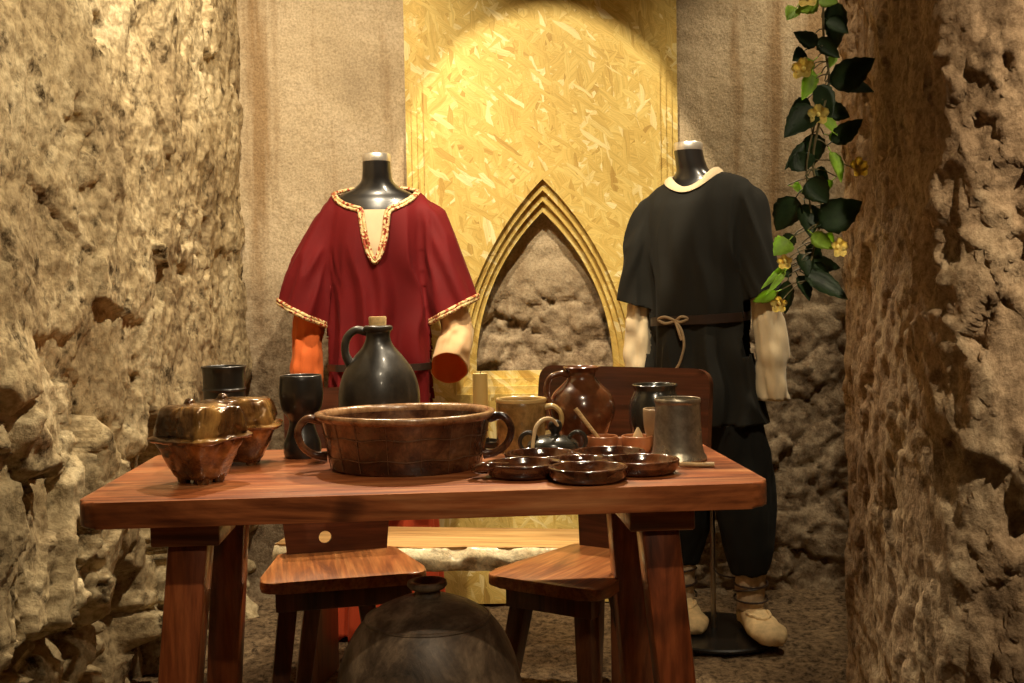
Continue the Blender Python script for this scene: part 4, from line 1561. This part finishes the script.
for (fx, fy), ang in zip(FEET, (R(34), R(28))):
    bm = bmesh.new()
    secs = []
    # heel to toe: (dist, halfwidth, height)
    for d, w, h in ((-0.055, 0.018, 0.045), (-0.045, 0.032, 0.075), (-0.02, 0.038, 0.092), (0.02, 0.041, 0.088), (0.06, 0.048, 0.074), (0.10, 0.056, 0.066), (0.14, 0.058, 0.060), (0.172, 0.048, 0.052), (0.193, 0.026, 0.034)):
        row = []
        for k in range(28):
            a = 2 * PI * k / 28
            ca, sa = math.cos(a), math.sin(a)
            zz = 0.024 + (h * (0.5 + 0.5 * sa) if sa > -0.6 else h * 0.2)
            x = w * (abs(ca) ** 0.8) * (1 if ca > 0 else -1)
            px, py = rotz((x, -d), ang)
            cr = 0.004 * float(vnoise(np.array([[x * 60, d * 60, zz * 60]]))[0])
            row.append(bm.verts.new((fx + px + cr, fy + py, zz + cr)))
        secs.append(row)
    grid_faces(bm, secs)
    bm.faces.new(secs[0][::-1])
    bm.faces.new(secs[-1])
    for seam in (1,):
        pass
    sh = finish('shoe', bm, M_['suede'], MN, True, 0)
    sh['label'] = 'pale hide shoe'
    # gathered vamp seam lying on the upper
    bs = BVHTree.FromPolygons([v.co for v in sh.data.vertices], [p.vertices for p in sh.data.polygons])
    bm = bmesh.new()
    pts = []
    for k in range(15):
        a = PI * k / 14
        px, py = rotz((0.034 * math.cos(a), -(0.050 + 0.062 * math.sin(a))), ang)
        h = bs.ray_cast(Vector((fx + px, fy + py, 0.5)), Vector((0, 0, -1)))
        pts.append((fx + px, fy + py, (h[0].z if h[0] else 0.07) + 0.001 + 0.002 * (k % 2)))
    tube(bm, pts, 0.0055, 8, 4)
    finish('vamp_seam', bm, M_['suede'], sh)
    bm = bmesh.new()
    loft(bm, interp_secs([(0.09, fx, fy, 0.043, 0.046), (0.14, fx, fy, 0.046, 0.048), (0.20, fx, fy, 0.049, 0.050), (0.235, fx, fy, 0.047, 0.048)]), 40)
    displace(bm, lambda P, N: fbm(P * np.array((20, 20, 60)), 3) * 0.007)
    finish('ankle_wrap', bm, M_['wrap'], MN, True, 0)['label'] = 'beige cloth ankle wrap'
    bm = bmesh.new()
    hel = []
    for k in range(70):
        a = 2 * PI * k / 22
        hel.append((fx + 0.0525 * math.cos(a), fy + 0.055 * math.sin(a), 0.112 + 0.075 * k / 69 + 0.014 * math.sin(a * 0.5 + fx * 9)))
    tube(bm, hel, 0.0034, 6, 0)
    tube(bm, [hel[-1], (fx - 0.075, fy - 0.05, 0.20), (fx - 0.105, fy - 0.06, 0.225)], 0.0028, 6, 3)
    finish('lace', bm, M_['belt'], MN)
bm = bmesh.new()
lathe(bm, [(0.19, 0.006), (0.20, 0.010), (0.201, 0.017), (0.196, 0.0215), (0.05, 0.0225), (0.02, 0.023), (0.002, 0.023)], 72, (0.05, -0.02, 0))
finish('base_disc', bm, M_['basemetal'], MN, True, 40)
bm = bmesh.new()
tube(bm, [(0.035, 0.0, 0.02), (0.033, 0.0, 0.4), (0.03, 0.0, 0.85)], 0.0085, 14, 3)
finish('support_pole', bm, M_['steel'], MN)['label'] = 'thin metal support pole'

# ================================================================= FLOWERING GARLAND
G = thing('flowering_garland', 'hanging vine with green leaves and yellow flowers beside the right pillar', 'garland', (0.69, 2.42, 0))
spine = [(0.015, 0.0, 3.19), (0.01, 0, 2.3), (0.012, 0.0, 1.80), (0.015, 0.008, 1.66), (0.024, 0.0, 1.56), (0.000, -0.006, 1.47), (-0.012, 0.004, 1.38), (0.006, 0.0, 1.28), (-0.012, -0.006, 1.20), (-0.030, 0.0, 1.12)]
bm = bmesh.new()
tube(bm, spine, 0.0028, 8, 6)
tube(bm, [(0.0, 0, 1.5), (-0.02, -0.01, 1.43), (-0.03, -0.01, 1.36), (-0.02, -0.01, 1.27)], 0.002, 6, 6)
stem_bm = bm
sp = smooth_path(spine, 10)


def leaf(base, direction, L, Wd, mat, tilt=0.0, curl=0.25):
    """pointed oval leaf with a folded midrib and a short stalk; direction in 3D"""
    bm = bmesh.new()
    d = Vector(direction).normalized()
    side = d.cross(Vector((0, -1, 0.15)))
    if side.length < 0.2:
        side = d.cross(Vector((1, 0, 0)))
    side.normalize()
    nrm = side.cross(d).normalized()
    side = (side * math.cos(tilt) + nrm * math.sin(tilt)).normalized()
    nrm = side.cross(d).normalized()
    base = Vector(base)
    st = base + d * 0.012
    rows = []
    n = 12
    for i in range(n + 1):
        t = i / n
        w = Wd * (math.sin(PI * min(1, t ** 0.75)) ** 0.85) * (1 - 0.15 * t) * 0.5 + 0.0006
        w *= 1 + 0.07 * math.sin(i * 2.6)
        c = st + d * L * t - nrm * curl * L * t * t
        row = []
        for j in (-1, -0.55, 0, 0.55, 1):
            row.append(bm.verts.new(c + side * w * j + nrm * (abs(j) * w * 0.35)))
        rows.append(row)
    grid_faces(bm, rows, False)
    bmesh.ops.solidify(bm, geom=list(bm.faces), thickness=0.0008)
    tube(bm, [base, st + d * 0.004], 0.0012, 6, 0)
    return finish('leaf', bm, mat, G, True, 0)


def flower(base, s=1.0, face=(0, -1, 0.2)):
    bm = bmesh.new()
    base = Vector(base)
    f = Vector(face).normalized()
    u = f.cross(Vector((0, 0, 1))).normalized()
    v = u.cross(f)
    for k in range(5):
        a = 2 * PI * k / 5 + 0.3
        d = u * math.cos(a) + v * math.sin(a)
        sd = f.cross(d)
        rows = []
        for i in range(6):
            t = i / 5
            w = 0.009 * s * math.sin(PI * (0.12 + 0.8 * t)) ** 0.7
            c = base + d * 0.019 * s * t + f * (0.010 * s * math.sin(t * 1.9))
            rows.append([bm.verts.new(c + sd * w * j + f * (0.003 * s * j * j)) for j in (-1, -0.4, 0.4, 1)])
        grid_faces(bm, rows, False)
    bmesh.ops.solidify(bm, geom=list(bm.faces), thickness=0.0008)
    lathe(bm, [(0.001, -0.004), (0.004 * s, 0.0), (0.004 * s, 0.005), (0.001, 0.008)], 8, base + f * 0.006)
    return finish('flower', bm, M_['petal'], G, True, 0)


def gx(px, py, dy=0.0):
    """photo measurement -> garland coordinates at its own distance (2.42 m)"""
    return Vector(((px - 512) / 446.0 - 0.69, dy, 1.1 + (291.0 - py) / 446.0))


# measured leaves: base px, tip px, width m, dark?, depth offset
LV = [((838, 0), (842, 44), .045, 1, .01), ((800, 10), (790, 22), .03, 0, -.01), ((812, 6), (830, 10), .035, 0, -.02), ((825, 3), (806, 12), .035, 0, .0),
      ((822, 52), (798, 42), .03, 1, -.01), ((815, 40), (834, 60), .03, 1, .0), ((818, 62), (806, 72), .03, 0, -.01), ((824, 76), (808, 84), .03, 0, .01), ((812, 75), (802, 100), .03, 0, -.02), ((838, 50), (834, 66), .022, 0, .01),
      ((826, 90), (867, 70), .060, 1, .0), ((818, 108), (786, 136), .055, 1, -.01), ((812, 86), (832, 116), .045, 1, -.02), ((830, 82), (870, 92), .04, 1, .03), ((820, 118), (834, 134), .028, 0, .0),
      ((814, 130), (820, 158), .045, 1, .01), ((828, 148), (856, 128), .038, 1, .0), ((812, 140), (790, 166), .02, 1, .02), ((808, 178), (800, 158), .05, 1, -.01), ((828, 150), (838, 180), .03, 0, -.01),
      ((804, 178), (820, 202), .050, 1, -.02), ((800, 194), (782, 226), .055, 1, .0), ((814, 230), (852, 208), .065, 1, -.01), ((806, 200), (810, 232), .05, 1, .01), ((790, 186), (802, 190), .025, 0, .01),
      ((806, 232), (824, 248), .030, 0, -.02), ((792, 238), (776, 252), .04, 0, -.01), ((800, 262), (840, 268), .030, 1, -.01), ((800, 272), (840, 296), .042, 1, .0), ((797, 272), (808, 296), .035, 1, .01), ((788, 276), (786, 310), .03, 1, -.01),
      ((792, 262), (764, 284), .014, 0, .0), ((788, 268), (768, 290), .012, 0, -.01), ((780, 290), (758, 300), .024, 0, -.02), ((798, 250), (806, 272), .04, 1, .0), ((836, 222), (850, 210), .02, 1, .02), ((840, 178), (828, 190), .018, 0, .02)]
LV += [((826, 20), (846, 34), .035, 1, .02), ((812, 50), (800, 60), .03, 1, .02), ((816, 96), (800, 112), .035, 1, .02), ((826, 108), (846, 118), .035, 1, .02), ((812, 122), (796, 130), .03, 0, .0), ((816, 150), (806, 164), .04, 1, .01),
       ((812, 170), (826, 178), .03, 1, .02), ((806, 214), (822, 226), .04, 1, .02), ((800, 232), (790, 244), .03, 1, .01), ((804, 244), (818, 256), .03, 1, .01), ((826, 136), (842, 142), .025, 0, .01), ((818, 236), (832, 244), .03, 0, -.01),
       ((798, 266), (782, 272), .03, 1, .01), ((808, 262), (826, 280), .035, 1, .01)]
for i, (b0, t0, w, dk, dy) in enumerate(LV):
    p, q = gx(*b0, dy), gx(*t0, dy)
    d = q - p
    L = d.length
    q = q + Vector((0, (-0.3 if i % 3 else 0.25) * L, 0))
    leaf(p, q - p, L * 1.05, w * 1.25, M_['leaf_dark' if dk else 'leaf_light'], (i % 5 - 2) * 0.22, 0.12)
for i, (px, py, s, f) in enumerate([(816, 121, 1.25, (-0.2, -1, .1)), (853, 173, 1.25, (0.3, -1, .2)), (833, 250, 1.2, (0.4, -1, 0)), (803, 77, 1.35, (-0.6, -1, .3)), (783, 262, 0.9, (-0.4, -1, -.3)), (777, 304, 1.0, (-0.4, -1, -.2)), (806, 8, 1.3, (-.2, -1, .2))]):
    p = gx(px, py, -0.025)
    flower(p, s, f)
# short stalks joining outlying leaves and flowers to the stem
for (b0, t0, w, dk, dy) in LV:
    p = gx(*b0, dy)
    q = min(sp, key=lambda s_: (Vector(s_) - p).length + abs(s_.z - p.z - 0.02))
    if (q - p).length > 0.004:
        tube(stem_bm, [q, (q + p) / 2 + Vector((0, 0, 0.004)), p], 0.0014, 6, 3)
for (px, py) in ((816, 121), (853, 173), (833, 250), (803, 77), (783, 262), (777, 304), (806, 8)):
    p = gx(px, py, -0.025)
    q = min(sp, key=lambda s_: (Vector(s_) - p).length + abs(s_.z - p.z - 0.03))
    tube(stem_bm, [q, (q + p) / 2 + Vector((0, 0, 0.008)), p], 0.0013, 6, 3)
finish('stem', stem_bm, M_['stem'], G)
